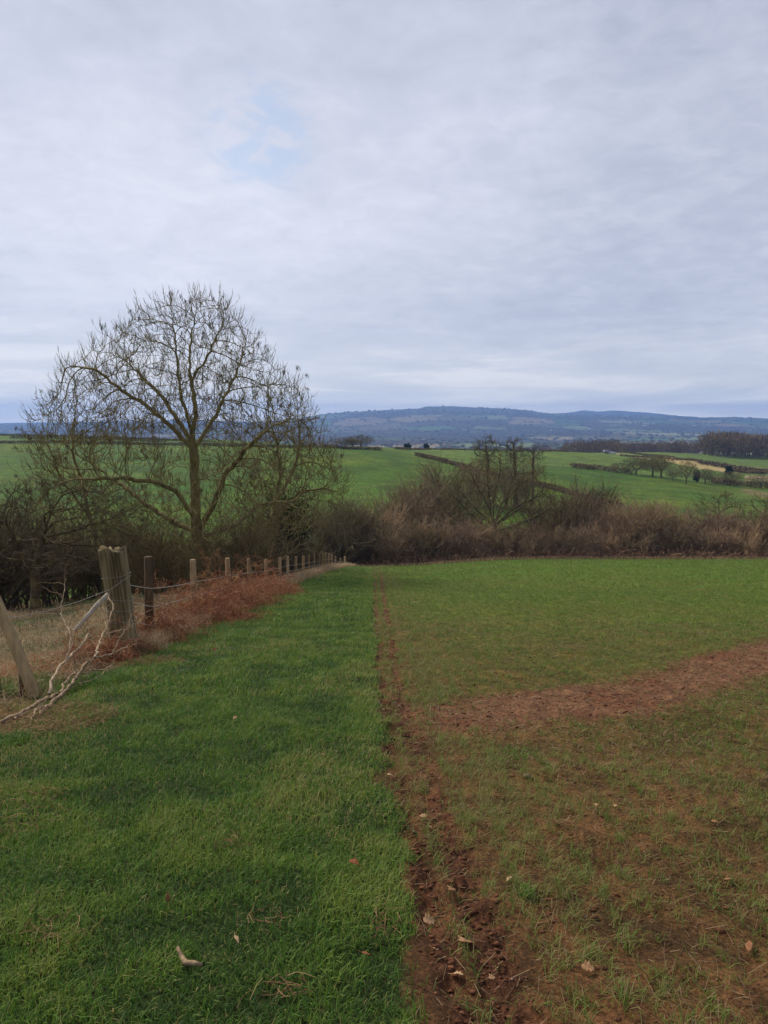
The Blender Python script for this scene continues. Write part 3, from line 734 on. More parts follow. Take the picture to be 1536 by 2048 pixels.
def in_poly(x, y, poly):
    c = np.zeros(x.shape, bool); n = len(poly); j = n - 1
    for i in range(n):
        xi, yi = poly[i]; xj, yj = poly[j]
        c ^= ((yi > y) != (yj > y)) & (x < (xj - xi) * (y - yi) / (yj - yi + 1e-12) + xi); j = i
    return c
def outline_attr(poly, Y, n, seed, depth=.85, shell=.0, cx=None):
    """points filling a crown whose outline is known, rounded in depth; the crown stands at distance Y"""
    g = np.random.default_rng(seed)
    W = np.array([at(px, py, Y)[[0, 2]] for px, py in poly]); lo, hi = W.min(0), W.max(0)
    x = g.uniform(lo[0], hi[0], n * 8); z = g.uniform(lo[1], hi[1], n * 8); k = in_poly(x, z, W); x, z = x[k], z[k]
    mid = np.zeros(len(x)); half = np.zeros(len(x))
    zs = np.linspace(lo[1], hi[1], 40); xs = np.linspace(lo[0], hi[0], 200); ml, hf = [], []
    for zq in zs:
        ins = xs[in_poly(xs, np.full(200, zq), W)]
        if len(ins) < 2: ml.append(np.nan); hf.append(0)
        else: ml.append((ins[0] + ins[-1]) / 2); hf.append((ins[-1] - ins[0]) / 2)
    ml = np.array(ml); hf = np.array(hf); ok = ~np.isnan(ml); mid = np.interp(z, zs[ok], ml[ok]); half = np.interp(z, zs[ok], hf[ok])
    e = np.sqrt(np.clip(1 - ((x - mid) / np.maximum(half, .05)) ** 2, 0, 1)) * half * depth
    y = Y + g.uniform(-1, 1, len(x)) * e
    rr = np.hypot((x - mid) / np.maximum(half, .05), (y - Y) / np.maximum(half * depth, .05)) 
    keep = g.random(len(x)) < (1 - shell) + shell * rr ** 1.5
    P = np.stack([x, y, z], 1)[keep]; return P[:n]
def poly3(pts, Y, dy=None):
    return [at(px, py, Y + (dy[i] if dy else 0)) for i, (px, py) in enumerate(pts)]

# the big ash
YA = 27.0
ash_out = [(65, 870), (88, 815), (122, 785), (118, 735), (160, 720), (195, 680), (245, 665), (270, 628), (325, 604), (400, 592), (465, 610), (502, 645), (512, 685), (550, 735),
           (590, 765), (618, 815), (640, 870), (690, 930), (690, 1000), (640, 1060), (560, 1075), (470, 1085), (330, 1080), (200, 1075), (110, 1050), (60, 1000), (90, 930)]
aa = outline_attr(ash_out, YA, 5600, 3, .8, .45); aa = aa[rng.random(len(aa)) < np.where(aa[:, 2] > EYE - .6, 1, .45)]
foot = at(402, 1190, YA); foot[2] = hz_(foot[0], YA)
tr_ = [[foot] + poly3([(400, 1120), (392, 1040), (388, 960), (386, 900), (384, 870)], YA, [0, 0, .1, 0, 0]),
       poly3([(384, 870), (362, 800), (355, 740), (350, 680), (345, 630)], YA, [0, -.4, -.6, -.9, -1]),
       poly3([(384, 870), (392, 820), (378, 740), (385, 660), (395, 600)], YA, [0, .3, .5, .8, 1]),
       poly3([(388, 900), (340, 850), (290, 810), (240, 780), (190, 740), (150, 730)], YA, [0, -.4, -.9, -1.4, -1.8, -2]),
       poly3([(386, 880), (330, 800), (280, 750), (230, 700)], YA, [0, .5, 1.2, 1.9]),
       poly3([(390, 900), (420, 850), (450, 790), (480, 730), (490, 680)], YA, [0, .5, .8, 1.3, 1.7]),
       poly3([(378, 760), (410, 720), (440, 660), (455, 620)], YA, [.5, 0, -.6, -1]),
       poly3([(396, 1065), (425, 1010), (450, 950), (500, 890), (550, 850), (600, 830)], YA, [0, -.5, -1, -1.6, -2, -2.2]),
       poly3([(392, 1040), (350, 980), (300, 960), (240, 955), (150, 960)], YA, [0, -.8, -1.5, -2, -2.6]),
       poly3([(396, 1065), (340, 1040), (280, 1000), (230, 960), (140, 900)], YA, [0, .8, 1.6, 2.2, 2.8]),
       poly3([(396, 1075), (460, 1060), (520, 1010), (590, 1000)], YA, [0, 1, 1.8, 2.5])]
tree_mesh(aa, tr_, .20, .28, 1.6, .0080, .265, 'ash_tree', 'tall bare ash tree with a wide domed crown and hanging seed bunches beyond the fence', 'tree', tuple(foot), up=.10,
          shoots=2.1, shoot_len=.58, shoot_r=.0075, shoot_up=1.8, tint=(.72, .70), split=.05, keys=200, seed=11, iters=110, sub=2, wob=.10, expo=1.8, curvy=.025)

# slender second tree on its right
YB = 33.0
out2 = [(478, 880), (520, 800), (560, 770), (600, 745), (640, 815), (662, 850), (655, 900), (700, 960), (690, 1020), (640, 1060), (560, 1070), (500, 1050), (480, 980)]
ab = outline_attr(out2, YB, 1100, 5, .9, .4)
fb_ = at(536, 1170, YB); fb_[2] = hz_(fb_[0], YB)
tree_mesh(ab, [[fb_] + poly3([(534, 1100), (538, 1060), (552, 1010), (562, 950), (556, 890), (545, 850)], YB),
               poly3([(554, 1000), (590, 930), (600, 870), (598, 820)], YB, [0, .5, 1, 1]), poly3([(545, 1030), (600, 985), (650, 975), (690, 985)], YB, [0, -.8, -1.4, -1.8]),
               poly3([(536, 1060), (500, 1030), (470, 990)], YB, [0, -.6, -1.2])], .32, .5, 2.4, .009, .17, 'twin_stemmed_tree',
          'slender forked bare tree with mossy limbs right of the big ash', 'tree', tuple(fb_), up=.06, shoots=2.6, shoot_len=.55, shoot_r=.010, shoot_up=1.0, tint=(.6, .65), split=.05, keys=60, seed=12, iters=60, sub=1)

# left edge: sapling like ash and the dark hawthorn
YC = 31.0
out3 = [(50, 860), (70, 805), (110, 775), (160, 790), (215, 800), (250, 860), (240, 930), (200, 990), (120, 1010), (30, 960)]
ac = outline_attr(out3, YC, 380, 6, .8, .3)
fc = at(205, 1170, YC); fc[2] = hz_(fc[0], YC)
tree_mesh(ac, [[fc] + poly3([(200, 1110), (185, 1050), (165, 980), (150, 920), (145, 860)], YC), poly3([(178, 1030), (130, 970), (100, 900)], YC, [0, -.8, -1.4])], .32, .5, 2.4, .008, .09,
          'young_ash_tree', 'thin young bare ash leaning left of the big ash tree', 'tree', tuple(fc), shoots=2.6, shoot_len=.6, shoot_r=.0095, shoot_up=1.5, tint=(.6, .7), split=.04, keys=35, seed=13, iters=60, sub=1)
YD = 21.0
out4 = [(-160, 1010), (-60, 975), (40, 985), (120, 1000), (190, 1030), (230, 1090), (200, 1160), (120, 1185), (0, 1190), (-160, 1180)]
ad = outline_attr(out4, YD, 1300, 7, .8, .2)
fd = gp(70, 1226, 12, 40); YD = fd[1]
ad[:, 1] += YD - 21.0
tree_mesh(ad, [[fd] + [at(74, 1180, YD), at(72, 1140, YD), at(82, 1090, YD), at(95, 1050, YD)], [at(72, 1150, YD), at(40, 1100, YD - .5), at(15, 1050, YD - .9)], [at(73, 1130, YD), at(20, 1120, YD + .5), at(-60, 1090, YD + 1)]],
          .2, .30, 1.6, .007, .15, 'hawthorn_tree', 'low dark hawthorn tree with a short trunk at the left edge', 'tree', tuple(fd), shoots=4.5, shoot_len=.42, shoot_r=.0065, shoot_up=.3, tint=(.34, .42), split=.035, seed=14, iters=60, wob=.3)

# the spreading oak behind the crop field
YE = 70.0
out5 = [(872, 1010), (890, 965), (928, 935), (985, 905), (1040, 908), (1075, 935), (1120, 975), (1135, 1020), (1100, 1055), (1040, 1070), (940, 1068), (895, 1045)]
ae = outline_attr(out5, YE, 3000, 8, .9, .4)
fe = at(992, 1112, YE); fe[2] = hz_(fe[0], YE)
lim = [[fe] + poly3([(988, 1095), (985, 1070), (988, 1052)], YE)]
for q, dy in (([(985, 1062), (960, 1045), (925, 1010), (900, 985)], -1), ([(988, 1052), (975, 1010), (950, 965), (940, 940)], 1), ([(988, 1052), (985, 1000), (1000, 950), (1000, 900)], 0),
              ([(988, 1052), (1010, 1015), (1020, 975), (1035, 930)], -1.5), ([(988, 1055), (1030, 1025), (1075, 990), (1100, 975)], 1), ([(986, 1064), (1030, 1050), (1080, 1030), (1110, 1010)], -1), ([(986, 1056), (965, 1030), (935, 1000), (915, 960)], 3), ([(988, 1050), (1000, 1010), (1045, 965), (1075, 945)], 3), ([(987, 1052), (980, 1010), (975, 960), (970, 915)], -3),
              ([(988, 1054), (1020, 1020), (1060, 1000), (1095, 985)], -3.5), ([(985, 1066), (945, 1056), (910, 1040), (885, 1020)], 1.5)):
    lim.append(poly3(q, YE, [dy * t / 3 for t in range(4)]))
tree_mesh(ae, lim, .42, .6, 3.0, .016, .27, 'oak_tree', 'broad bare oak with many low spreading limbs behind the crop field', 'tree', tuple(fe), up=.05, shoots=2.6, shoot_len=1.1, shoot_r=.013, shoot_up=.6,
          tint=(.28, .62), split=.10, seed=15, iters=60, sub=1)

# ---- thicket plants: many stems from the ground, brushy twigs
def shrub(name, label, cat, group, x, y, h, wdt, tint, seed, dens=1.0, px=.04, red=0.0, mat=None, zoff=0.0, loc_z=None, up=.5, dome=True):
    g = np.random.default_rng(seed); z0 = hz_(x, y) if loc_z is None else loc_z
    ns = int(22 * dens); a = g.uniform(0, 6.28, ns); r = wdt * .32 * np.sqrt(g.random(ns))
    P = np.stack([r * np.cos(a), r * np.sin(a), np.full(ns, -.15)], 1)
    lean = wdt / h * .55
    D = nrm(np.stack([np.cos(a) * r / (wdt * .32) * lean, np.sin(a) * r / (wdt * .32) * lean, np.ones(ns)], 1) + g.normal(0, .12, (ns, 3)))
    S0 = grow(P, D, h * g.uniform(.55, .95, ns), 6, .14, up, g)
    r0 = max(px * .55, h * .009)
    root_o = empty(name, (x, y, z0 + zoff), g.uniform(0, 6.28), label=label, cat=cat, group=group)
    sbuf, cb_ = Buf(), Buf()
    tubes(sbuf, S0, r0 * np.array([1.3, 1.1, .95, .8, .65, .5, .35])[None] * g.uniform(.7, 1.4, (ns, 1)), 4, np.clip(g.normal(tint, .08, ns), 0, 1))
    q, dr, t_, _ = sample_on(S0, 16, .18, 1, g); l1 = h * .34 * g.uniform(.4, 1.2, len(q)); S1 = grow(q, side_dir(dr, .75, g), l1, 4, .2, .5, g)
    tubes(cb_, S1, r0 * .45 * np.array([1, .85, .7, .55, .4])[None] * np.ones((len(q), 1)), 3, np.clip(g.normal(tint + .04, .1, len(q)), 0, 1))
    q, dr, t_, _ = sample_on(S1, 5, .15, 1, g); l2 = h * .16 * g.uniform(.4, 1.3, len(q)); S2 = grow(q, side_dir(dr, .8, g), l2, 2, .25, .35, g)
    tubes(cb_, S2, np.full((1, 1), px * .17) * np.array([1, .8, .5])[None] * np.ones((len(q), 1)), 3, np.clip(g.normal(tint + .08, .14, len(q)), 0, 1))
    m = mat or M_shrub
    sbuf.obj('stem', m, root_o); cb_.obj('crown', m, root_o)
    return root_o
SHR = [(0, lin(60, 52, 42)), (.3, lin(102, 89, 70)), (.5, lin(134, 115, 88)), (.7, lin(156, 132, 102)), (1, lin(190, 160, 126))]
M_shrub = tint_mat('shrub_twigs', SHR, rough=.9, objvar=.35)
SHR2 = [(0, lin(66, 56, 48)), (.4, lin(112, 94, 80)), (.7, lin(142, 118, 98)), (1, lin(170, 144, 120))]

M_redtwig = tint_mat('red_twigs', SHR2, rough=.9, objvar=.35)
SHR3 = [(0, lin(60, 54, 42)), (.4, lin(110, 99, 72)), (.7, lin(146, 130, 92)), (1, lin(182, 164, 118))]

M_olive = tint_mat('olive_twigs', SHR3, rough=.9, objvar=.12)

def put(px, top, Y, wpx, **k):
    p = at(px, top, Y); z0 = hz_(p[0], Y); h = (p[2] - z0) * (1.16 if Y > 60 else 1.04); wd = wpx / FPX * Y * 1.02
    return dict(x=p[0], y=Y, h=h, wdt=wd, loc_z=z0, **k)
thick = [ # px, top, Y, width px, tint, material, label
 (700, 1020, 66, 90, .35, 'o', 'dense olive brown shrub behind the far end of the fence'),
 (752, 1030, 70, 80, .55, 's', 'pale brown brushy shrub just right of the far fence end'),
 (800, 1002, 76, 90, .45, 's', 'rounded grey brown shrub left of the oak, second nearest the fence end'),
 (848, 975, 80, 100, .42, 's', 'tall grey brown thicket shrub whose slope rises towards the oak'),
 (893, 968, 84, 100, .40, 's', 'tallest grey brown shrub touching the left side of the oak crown'),
 (840, 1050, 68, 90, .45, 'o', 'small dark branching bush low in the thicket left of the oak'),
 (915, 1060, 68, 90, .75, 'r', 'reddish brushy shrub at the left foot of the oak'),
 (780, 1060, 67, 90, .6, 's', 'pale straw brown low shrub at the field edge left of the oak'),
 (1060, 1065, 68, 90, .55, 's', 'light brown scrubby shrub at the right foot of the oak'),
 (1125, 985, 74, 120, .30, 's', 'dark tangled hawthorn bush right of the oak'),
 (1170, 1010, 76, 90, .38, 's', 'dark grey shrub under the small round tree'),
 (1215, 1035, 72, 90, .72, 'r', 'reddish purple brushy shrub right of the tangled hawthorn'),
 (1270, 1012, 70, 90, .62, 's', 'upright pale twigged shrub taller than its neighbours in the right thicket'),
 (1320, 1020, 71, 70, .58, 's', 'pale upright shrub beside the taller pale twigged one'),
 (1360, 1045, 70, 80, .45, 's', 'brown rounded shrub in the dip of the right thicket'),
 (1410, 1035, 70, 90, .62, 'r', 'plum brown rounded shrub below the sparse tree'),
 (1465, 1040, 71, 90, .6, 'r', 'russet shrub between the two sparse trees at the right'),
 (1515, 1030, 70, 90, .45, 's', 'dark brown shrub at the right edge of the thicket'),
 (1580, 1030, 70, 100, .5, 's', 'brown shrub cut by the right edge of the picture')]
mats = {'s': M_shrub, 'r': M_redtwig, 'o': M_olive}
for k, (px, top, Y, wp, ti, mm, lb) in enumerate(thick):
    shrub('shrub', lb, 'shrub', 'shrubs of the thicket behind the crop field', tint=ti, seed=300 + k, dens=1.5, px=.095, mat=mats[mm], **put(px, top, Y, wp))
# low filling row, further back and between
k = 0
for px in range(690, 1620, 42):
    lb = 'low twiggy shrub filling the bottom of the thicket behind the crop field'
    shrub('shrub', lb, 'shrub', 'low filling shrubs of the thicket', tint=.55 + .3 * rng.random(), seed=400 + k, dens=1.3, px=.095, mat=[M_shrub, M_redtwig, M_shrub, M_shrub][k % 4],
          **put(px + rng.uniform(-10, 10), 1058 + rng.uniform(-8, 10), 67.5 + rng.uniform(-1, 2), 85)); k += 1

# small trees in and above the thicket
def small_tree(name, label, outline, base, Y, seed, nattr=450, tint=(.35, .45), rb=.14, shoots=4, sl=.8, sr=.016, step=.28, limbs=None, r_tip=.016, cat='tree', group=None, shoot_up=.6):
    A = outline_attr(outline, Y, int(nattr * 2.2), seed, .9, .2)
    f = at(base[0], base[1], Y); f[2] = hz_(f[0], Y)
    zs = [p[1] for p in outline]; low = max(zs); mid = (min(zs) + low) / 2
    cxp = sum(p[0] for p in outline) / len(outline)
    rt = [[f] + poly3([(base[0], base[1] * .5 + low * .5), ((base[0] + cxp) / 2, low), (cxp, mid)], Y)]
    return tree_mesh(A, rt + (limbs or []), step, step * 1.5, step * 8, r_tip, rb, name, label, cat, tuple(f), up=.06, shoots=shoots, shoot_len=sl, shoot_r=sr, shoot_up=shoot_up, tint=tint, split=rb * .35, seed=seed, iters=50, sub=1, group=group, sides=(7, 4, 3))
small_tree('round_tree', 'small round crowned bare tree standing right of the tangled hawthorn', [(1160, 1020), (1170, 990), (1200, 974), (1228, 990), (1236, 1020), (1215, 1042), (1180, 1042)], (1196, 1080), 82, 31, 420, (.25, .35), .2)
small_tree('sparse_tree', 'sparse thin twigged tree rising above the plum brown shrub', [(1385, 1030), (1400, 998), (1440, 985), (1480, 1000), (1490, 1035), (1440, 1050)], (1432, 1090), 74, 32, 200, (.45, .55), .12, shoots=2)
small_tree('sparse_tree', 'sparse olive tree at the right edge above the russet shrub', [(1490, 1040), (1500, 995), (1530, 985), (1570, 1000), (1570, 1050), (1520, 1060)], (1515, 1095), 74, 33, 220, (.5, .58), .12, shoots=2)
small_tree('stubby_tree', 'leftmost of three stubby trees rising above the oak crown', [(945, 900), (955, 880), (975, 872), (995, 882), (1000, 905), (985, 930), (960, 930)], (978, 1010), 150, 34, 260, (.3, .4), .35, step=.42, sl=1.0, sr=.026, r_tip=.025)
small_tree('stubby_tree', 'middle one of three stubby trees rising above the oak crown', [(1008, 905), (1015, 885), (1032, 874), (1048, 888), (1050, 920), (1030, 930), (1012, 925)], (1032, 1010), 150, 35, 240, (.3, .4), .35, step=.42, sl=1.0, sr=.026, r_tip=.025)
small_tree('stubby_tree', 'rightmost and smallest of three stubby trees above the oak crown', [(1052, 905), (1066, 888), (1082, 900), (1084, 920), (1066, 928), (1052, 920)], (1066, 1000), 150, 36, 150, (.3, .4), .25, step=.42, sl=.9, sr=.026, r_tip=.025)
for j, (x0, ww) in enumerate(((965, 90), (1020, 90))):
    shrub('hedgerow_tree', ['brown brushy tree below the leftmost stubby tree', 'brown brushy tree below the middle stubby tree'][j], 'tree', None, tint=.5, seed=500 + j, dens=1.1, px=.12, mat=M_shrub, **put(x0, 935, 148, ww))

# under the ash: thorn bushes, brush and the ivy bush
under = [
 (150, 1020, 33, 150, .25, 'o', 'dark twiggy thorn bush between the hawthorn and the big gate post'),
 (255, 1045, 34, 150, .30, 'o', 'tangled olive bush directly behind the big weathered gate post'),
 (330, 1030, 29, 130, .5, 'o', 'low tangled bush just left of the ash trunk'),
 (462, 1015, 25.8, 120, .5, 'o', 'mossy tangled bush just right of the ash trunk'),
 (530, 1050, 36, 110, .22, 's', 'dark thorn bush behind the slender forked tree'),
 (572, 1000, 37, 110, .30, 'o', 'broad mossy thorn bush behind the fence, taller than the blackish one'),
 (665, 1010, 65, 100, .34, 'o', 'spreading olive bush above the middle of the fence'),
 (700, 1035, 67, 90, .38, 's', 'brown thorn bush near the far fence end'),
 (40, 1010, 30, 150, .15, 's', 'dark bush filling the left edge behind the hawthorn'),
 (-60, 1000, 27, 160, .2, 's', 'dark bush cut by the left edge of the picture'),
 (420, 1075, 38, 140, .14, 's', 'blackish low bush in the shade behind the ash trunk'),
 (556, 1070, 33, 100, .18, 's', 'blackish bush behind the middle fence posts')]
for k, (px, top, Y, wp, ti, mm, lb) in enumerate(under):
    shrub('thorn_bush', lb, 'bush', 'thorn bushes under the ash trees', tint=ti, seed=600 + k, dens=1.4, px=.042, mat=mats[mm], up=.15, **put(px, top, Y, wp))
k = 0
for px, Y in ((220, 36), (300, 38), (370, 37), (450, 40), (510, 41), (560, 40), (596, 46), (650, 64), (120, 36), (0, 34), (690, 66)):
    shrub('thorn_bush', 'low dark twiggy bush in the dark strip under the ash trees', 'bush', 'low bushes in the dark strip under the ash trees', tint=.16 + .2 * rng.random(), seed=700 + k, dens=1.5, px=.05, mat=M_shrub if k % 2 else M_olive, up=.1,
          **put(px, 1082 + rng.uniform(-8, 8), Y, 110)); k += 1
# ivy bush
def ivy(px, top, bot, Y, wpx, label, seed, n=5200):
    g = np.random.default_rng(seed); p = at(px, top, Y); q = at(px, bot, Y); h = p[2] - q[2]; wd = wpx / FPX * Y / 2
    z0 = hz_(p[0], Y); root_o = empty('ivy_bush', (p[0], Y, z0), label=label, cat='bush')
    off = q[2] - z0; d = nrm(g.normal(0, 1, (n, 3))); rr = g.random(n) ** .35
    cen = np.array([0, 0, off + h / 2]); lob = 1 + .35 * np.sin(d[:, 0] * 5 + 1) * np.cos(d[:, 2] * 4) + .2 * np.sin(d[:, 1] * 9)
    P = cen + d * (rr * lob)[:, None] * np.array([wd, wd * .8, h / 2])
    a = nrm(g.normal(0, 1, (n, 3))); b_ = nrm(np.cross(a, g.normal(0, 1, (n, 3)))); s_ = g.uniform(.035, .075, (n, 1))
    V = np.stack([P - a * s_, P + b_ * s_ * .7, P + a * s_, P - b_ * s_ * .7], 1); F = np.arange(n * 4).reshape(n, 4)
    lb = Buf(); lb.add(V.reshape(-1, 3), F, np.repeat(g.random(n), 4)); lb.obj('leaves', M_ivy, root_o).__setitem__('kind', 'stuff')
    st = Buf(); tubes(st, grow(np.zeros((5, 3)) + g.normal(0, .15, (5, 3)) * [1, 1, 0], np.tile([0, 0, 1.], (5, 1)), np.full(5, off + h * .6), 6, .12, .2, g), np.tile(np.linspace(.06, .02, 7), (5, 1)), 5, .2); st.obj('stem', M_bark, root_o)
ivy(575, 975, 1100, 35, 95, 'dark green ivy covered bush behind the slender forked tree', 801, 4200)
ivy(500, 1085, 1135, 34, 150, 'low dark evergreen bush behind the fence posts right of the ash', 802, 2600)
ivy(330, 1090, 1140, 36, 110, 'low dark evergreen bush left of the ash trunk', 803, 1800)

# brambles along the field edge
BR = [(0, lin(80, 60, 48)), (.5, lin(134, 102, 80)), (.8, lin(164, 132, 100)), (1, lin(200, 170, 128))]
M_bram = tint_mat('bramble', BR, rough=.85)
bb = Buf(); n_ = 5200; g = np.random.default_rng(9)
px = g.uniform(690, 1640, n_); Y = g.uniform(63.2, 67.5, n_); x = (px - CX) / FPX * Y * 1.015; z = H(x, Y); hgt = .55 + .9 * fbm(x, Y, .45, 3, 221)
P = np.stack([x, Y, z - .05], 1); S = grow(P, nrm(np.stack([g.normal(0, .7, n_), g.normal(0, .7, n_), np.ones(n_)], 1)), hgt * g.uniform(.9, 1.9, n_), 5, .3, -1.2, g)
tubes(bb, S, np.full((n_, 6), .016) * g.uniform(.6, 1.2, (n_, 1)), 3, np.clip(g.normal(.4, .2, n_), 0, 1))
q, dr, t_, _ = sample_on(S, 5, .2, 1, g); m = len(q); a = nrm(g.normal(0, 1, (m, 3))); b_ = nrm(np.cross(a, g.normal(0, 1, (m, 3)))); s_ = g.uniform(.04, .09, (m, 1))
bb.add(np.stack([q - a * s_, q + b_ * s_ * .6, q + a * s_, q - b_ * s_ * .6], 1).reshape(-1, 3), np.arange(m * 4).reshape(m, 4), np.repeat(np.clip(g.normal(.45, .2, m), 0, 1), 4))
tag(bb.obj('brambles', M_bram), 'low tangle of dark red brown brambles along the far field edge', 'brambles', kind='stuff')
# pale dry grass margin at the far edge
mb = Buf(); n_ = 9000; px = g.uniform(690, 1640, n_); Y = np.interp(px, [690, 1000, 1600], [59, 61.5, 62]) + g.uniform(-.2, 1.4, n_); x = (px - CX) / FPX * Y * 1.015
blades(mb, np.stack([x, Y, H(x, Y)], 1), g.uniform(.15, .45, n_), g.uniform(.02, .04, n_), g.uniform(.3, 1.5, n_), np.clip(g.normal(.55, .25, n_), 0, 1), lean=np.full(n_, .9))
tag(mb.obj('field_margin_grass', M_dry), 'thin fringe of rough grass along the far edge of the crop', 'grass', kind='stuff')

# ------------------------------------------------------------------ hedges and far trees
M_hedge = tint_mat('hedge_twigs', [(0, lin(76, 66, 50)), (.5, lin(122, 106, 76)), (.8, lin(146, 126, 90)), (1, lin(124, 126, 70))], rough=.9)
def hedge(name, label, pts, h, wd, dens, seed, tint=.4, y0=90, y1=700, sc_=1.0, gap=0.0):
    g = np.random.default_rng(seed); W = [gp(px, py, y0, y1) for px, py in pts]; W = np.array(W)
    seg = np.linalg.norm(np.diff(W[:, :2], axis=0), axis=1); tot = seg.sum(); n = int(tot * dens)
    t = g.uniform(0, tot, n); cs = np.concatenate([[0], np.cumsum(seg)]); x = np.interp(t, cs, W[:, 0]); y = np.interp(t, cs, W[:, 1])
    x += g.normal(0, wd * .3, n); y += g.normal(0, wd * .3, n)
    hv = .55 * h * (.55 + .9 * fbm(t, t * 0 + seed, .12, 3, seed)); keep = vn(t, t * 0, .05, seed + 3) > gap
    x, y, hv, t = x[keep], y[keep], hv[keep], t[keep]; n = len(x); z = H(x, y) + hv * g.random(n) ** .8
    base = W[0].copy(); P = np.stack([x, y, z], 1) - base
    D = nrm(g.normal(0, 1, (n, 3)) + np.array([0, 0, .9])); l = g.uniform(.25, .6, n)[:, None] * sc_; s_ = nrm(np.cross(D, g.normal(0, 1, (n, 3)))) * g.uniform(.05, .14, (n, 1)) * sc_
    b = Buf(); b.add(np.stack([P - s_, P + s_, P + D * l + s_ * .6, P + D * l - s_ * .6], 1).reshape(-1, 3), np.arange(4 * n).reshape(n, 4), np.repeat(np.clip(g.normal(tint, .2, n), 0, 1), 4))
    ob = b.obj(name, M_hedge); ob.location = base; tag(ob, label, 'hedge'); return ob
hedge('hedge', 'dark trimmed hedge along the top of the left pasture', [(-60, 888), (60, 886), (160, 887), (330, 891), (480, 894), (650, 896), (700, 899)], 1.6, 1.6, 60, 901, y0=240, y1=330)
hedge('hedge', 'farther and thinner hedge on the skyline at the left', [(-60, 871), (60, 872), (160, 874), (300, 880), (420, 884)], 1.5, 1.6, 45, 902, y0=350, y1=440)
hedge('hedge', 'taller brown hedge block at the upper left skyline behind the ash', [(20, 878), (120, 878), (230, 880), (300, 883)], 2.6, 2, 60, 903, .3, y0=300, y1=400)
hedge('hedge', 'ragged hedge with gaps running right from the ridge tree clump', [(700, 899), (760, 901), (800, 905), (826, 908)], 1.5, 1.4, 60, 904, gap=.25, y0=230, y1=330)
hedge('hedge', 'clipped hedge running diagonally down the hillside towards the oak', [(832, 912), (870, 920), (905, 930), (940, 940), (1000, 957), (1070, 972), (1150, 992), (1240, 1015)], 1.7, 1.5, 90, 905, .45, y0=110, y1=300)
hedge('hedge', 'thin dark hedge along the crest left of the stubby trees', [(790, 898), (860, 899), (950, 901), (1060, 903), (1135, 904)], 1.0, 1.2, 45, 906, y0=300, y1=420)
hedge('hedge', 'straggling bushy hedge below the tree group at the right', [(1118, 935), (1190, 939), (1250, 947), (1330, 958), (1420, 967), (1480, 971), (1560, 978)], 3.2, 3.0, 90, 907, .5, gap=.33, y0=160, y1=300)
hedge('hedge', 'low hedge between the far green field and the ochre field', [(1240, 912), (1300, 916), (1350, 920), (1400, 923)], 1.5, 1.6, 50, 908, y0=300, y1=600)
hedge('hedge', 'dark hedge under the large wood at the right', [(1395, 932), (1440, 936), (1500, 944), (1560, 950)], 3, 3, 60, 909, .3, y0=350, y1=640, sc_=1.6)
hedge('hedge', 'short brown hedge at the lower edge of the ochre field', [(1460, 947), (1500, 947), (1560, 946)], 2.0, 1.6, 50, 910, .5, y0=330, y1=600, sc_=1.3)
hedge('hedge', 'low dark hedge at the crest right of the stubby trees', [(1240, 905), (1290, 911), (1350, 916)], 1.2, 1.4, 40, 911, y0=300, y1=560)

# two prototypes of far bare trees, copied
def far_proto(name, seed, spread, mat_t=(.35, .5), hgt=10.):
    g = np.random.default_rng(seed); n = 1100; d = nrm(g.normal(0, 1, (n, 3))); A = d * (g.random(n) ** .45)[:, None] * np.array([spread, spread, hgt * .38]) + np.array([0, 0, hgt * .6])
    root_o, _, _ = tree_mesh(A, [[(0, 0, -.3), (0, 0, hgt * .2), (.2, 0, hgt * .35)], [(.2, 0, hgt * .3), (spread * .5, .3, hgt * .55)], [(.1, 0, hgt * .28), (-spread * .5, -.3, hgt * .55)]], .45, .6, 5, .03, .30, name, None, 'tree', (0, 0, 0),
                    up=.05, shoots=3.5, shoot_len=1.0, shoot_r=.030, shoot_up=.6, tint=mat_t, split=.14, seed=seed, iters=50, sub=0, expo=1.9, sides=(6, 3, 3))
    return root_o
pa = far_proto('bare_tree', 41, 5.5); pb = far_proto('bare_tree', 42, 3.6, (.6, .7)); used = set()
def far_tree(kind, px, top, bot, label, y0=90, y1=700, wpx=None, Y=None, group=None):
    if Y is None: p = gp(px, bot, y0, y1)
    else: q = at(px, bot, Y); p = np.array([q[0], Y, hz_(q[0], Y)])
    h = at(px, top, p[1])[2] - p[2]; pr = pa if kind == 'a' else pb
    o = pr if kind not in used else copy_tree(pr); used.add(kind)
    s_ = h / 10.2; w0 = (11.5 if kind == 'a' else 7.8); sx = (wpx / FPX * p[1] / w0) if wpx else s_
    o.location = p; o.scale = (sx, sx, s_); o.rotation_euler = (0, 0, rng.uniform(0, 6.28)); tag(o, label, 'tree', group); return o
far_tree('a', 722, 868, 897, 'dark round oak at the right end of the ridge tree clump', y0=240, y1=330, wpx=58)
far_tree('a', 688, 874, 897, 'low spreading tree at the left end of the ridge tree clump', y0=240, y1=330, wpx=50)
far_tree('b', 705, 874, 897, 'narrow tree squeezed in the middle of the ridge tree clump', y0=240, y1=330, wpx=36)
far_tree('a', 1272, 912, 950, 'round bare tree at the left of the hillside tree group', y0=160, y1=300, wpx=68)
far_tree('a', 1305, 912, 954, 'middle tree of the hillside tree group with dense twigs', y0=160, y1=300, wpx=60)
far_tree('b', 1322, 908, 956, 'open crowned right hand tree of the hillside tree group', y0=160, y1=300, wpx=56)
far_tree('b', 1372, 920, 968, 'pale slender tree standing in front of the bushy hedge', y0=160, y1=300, wpx=46)
far_tree('b', 1178, 930, 938, 'tiny twiggy tree at the left end of the bushy hedge', y0=160, y1=300, wpx=20)
far_tree('b', 1230, 925, 943, 'small thin tree on the bushy hedge left of the tree group', y0=160, y1=300, wpx=24)
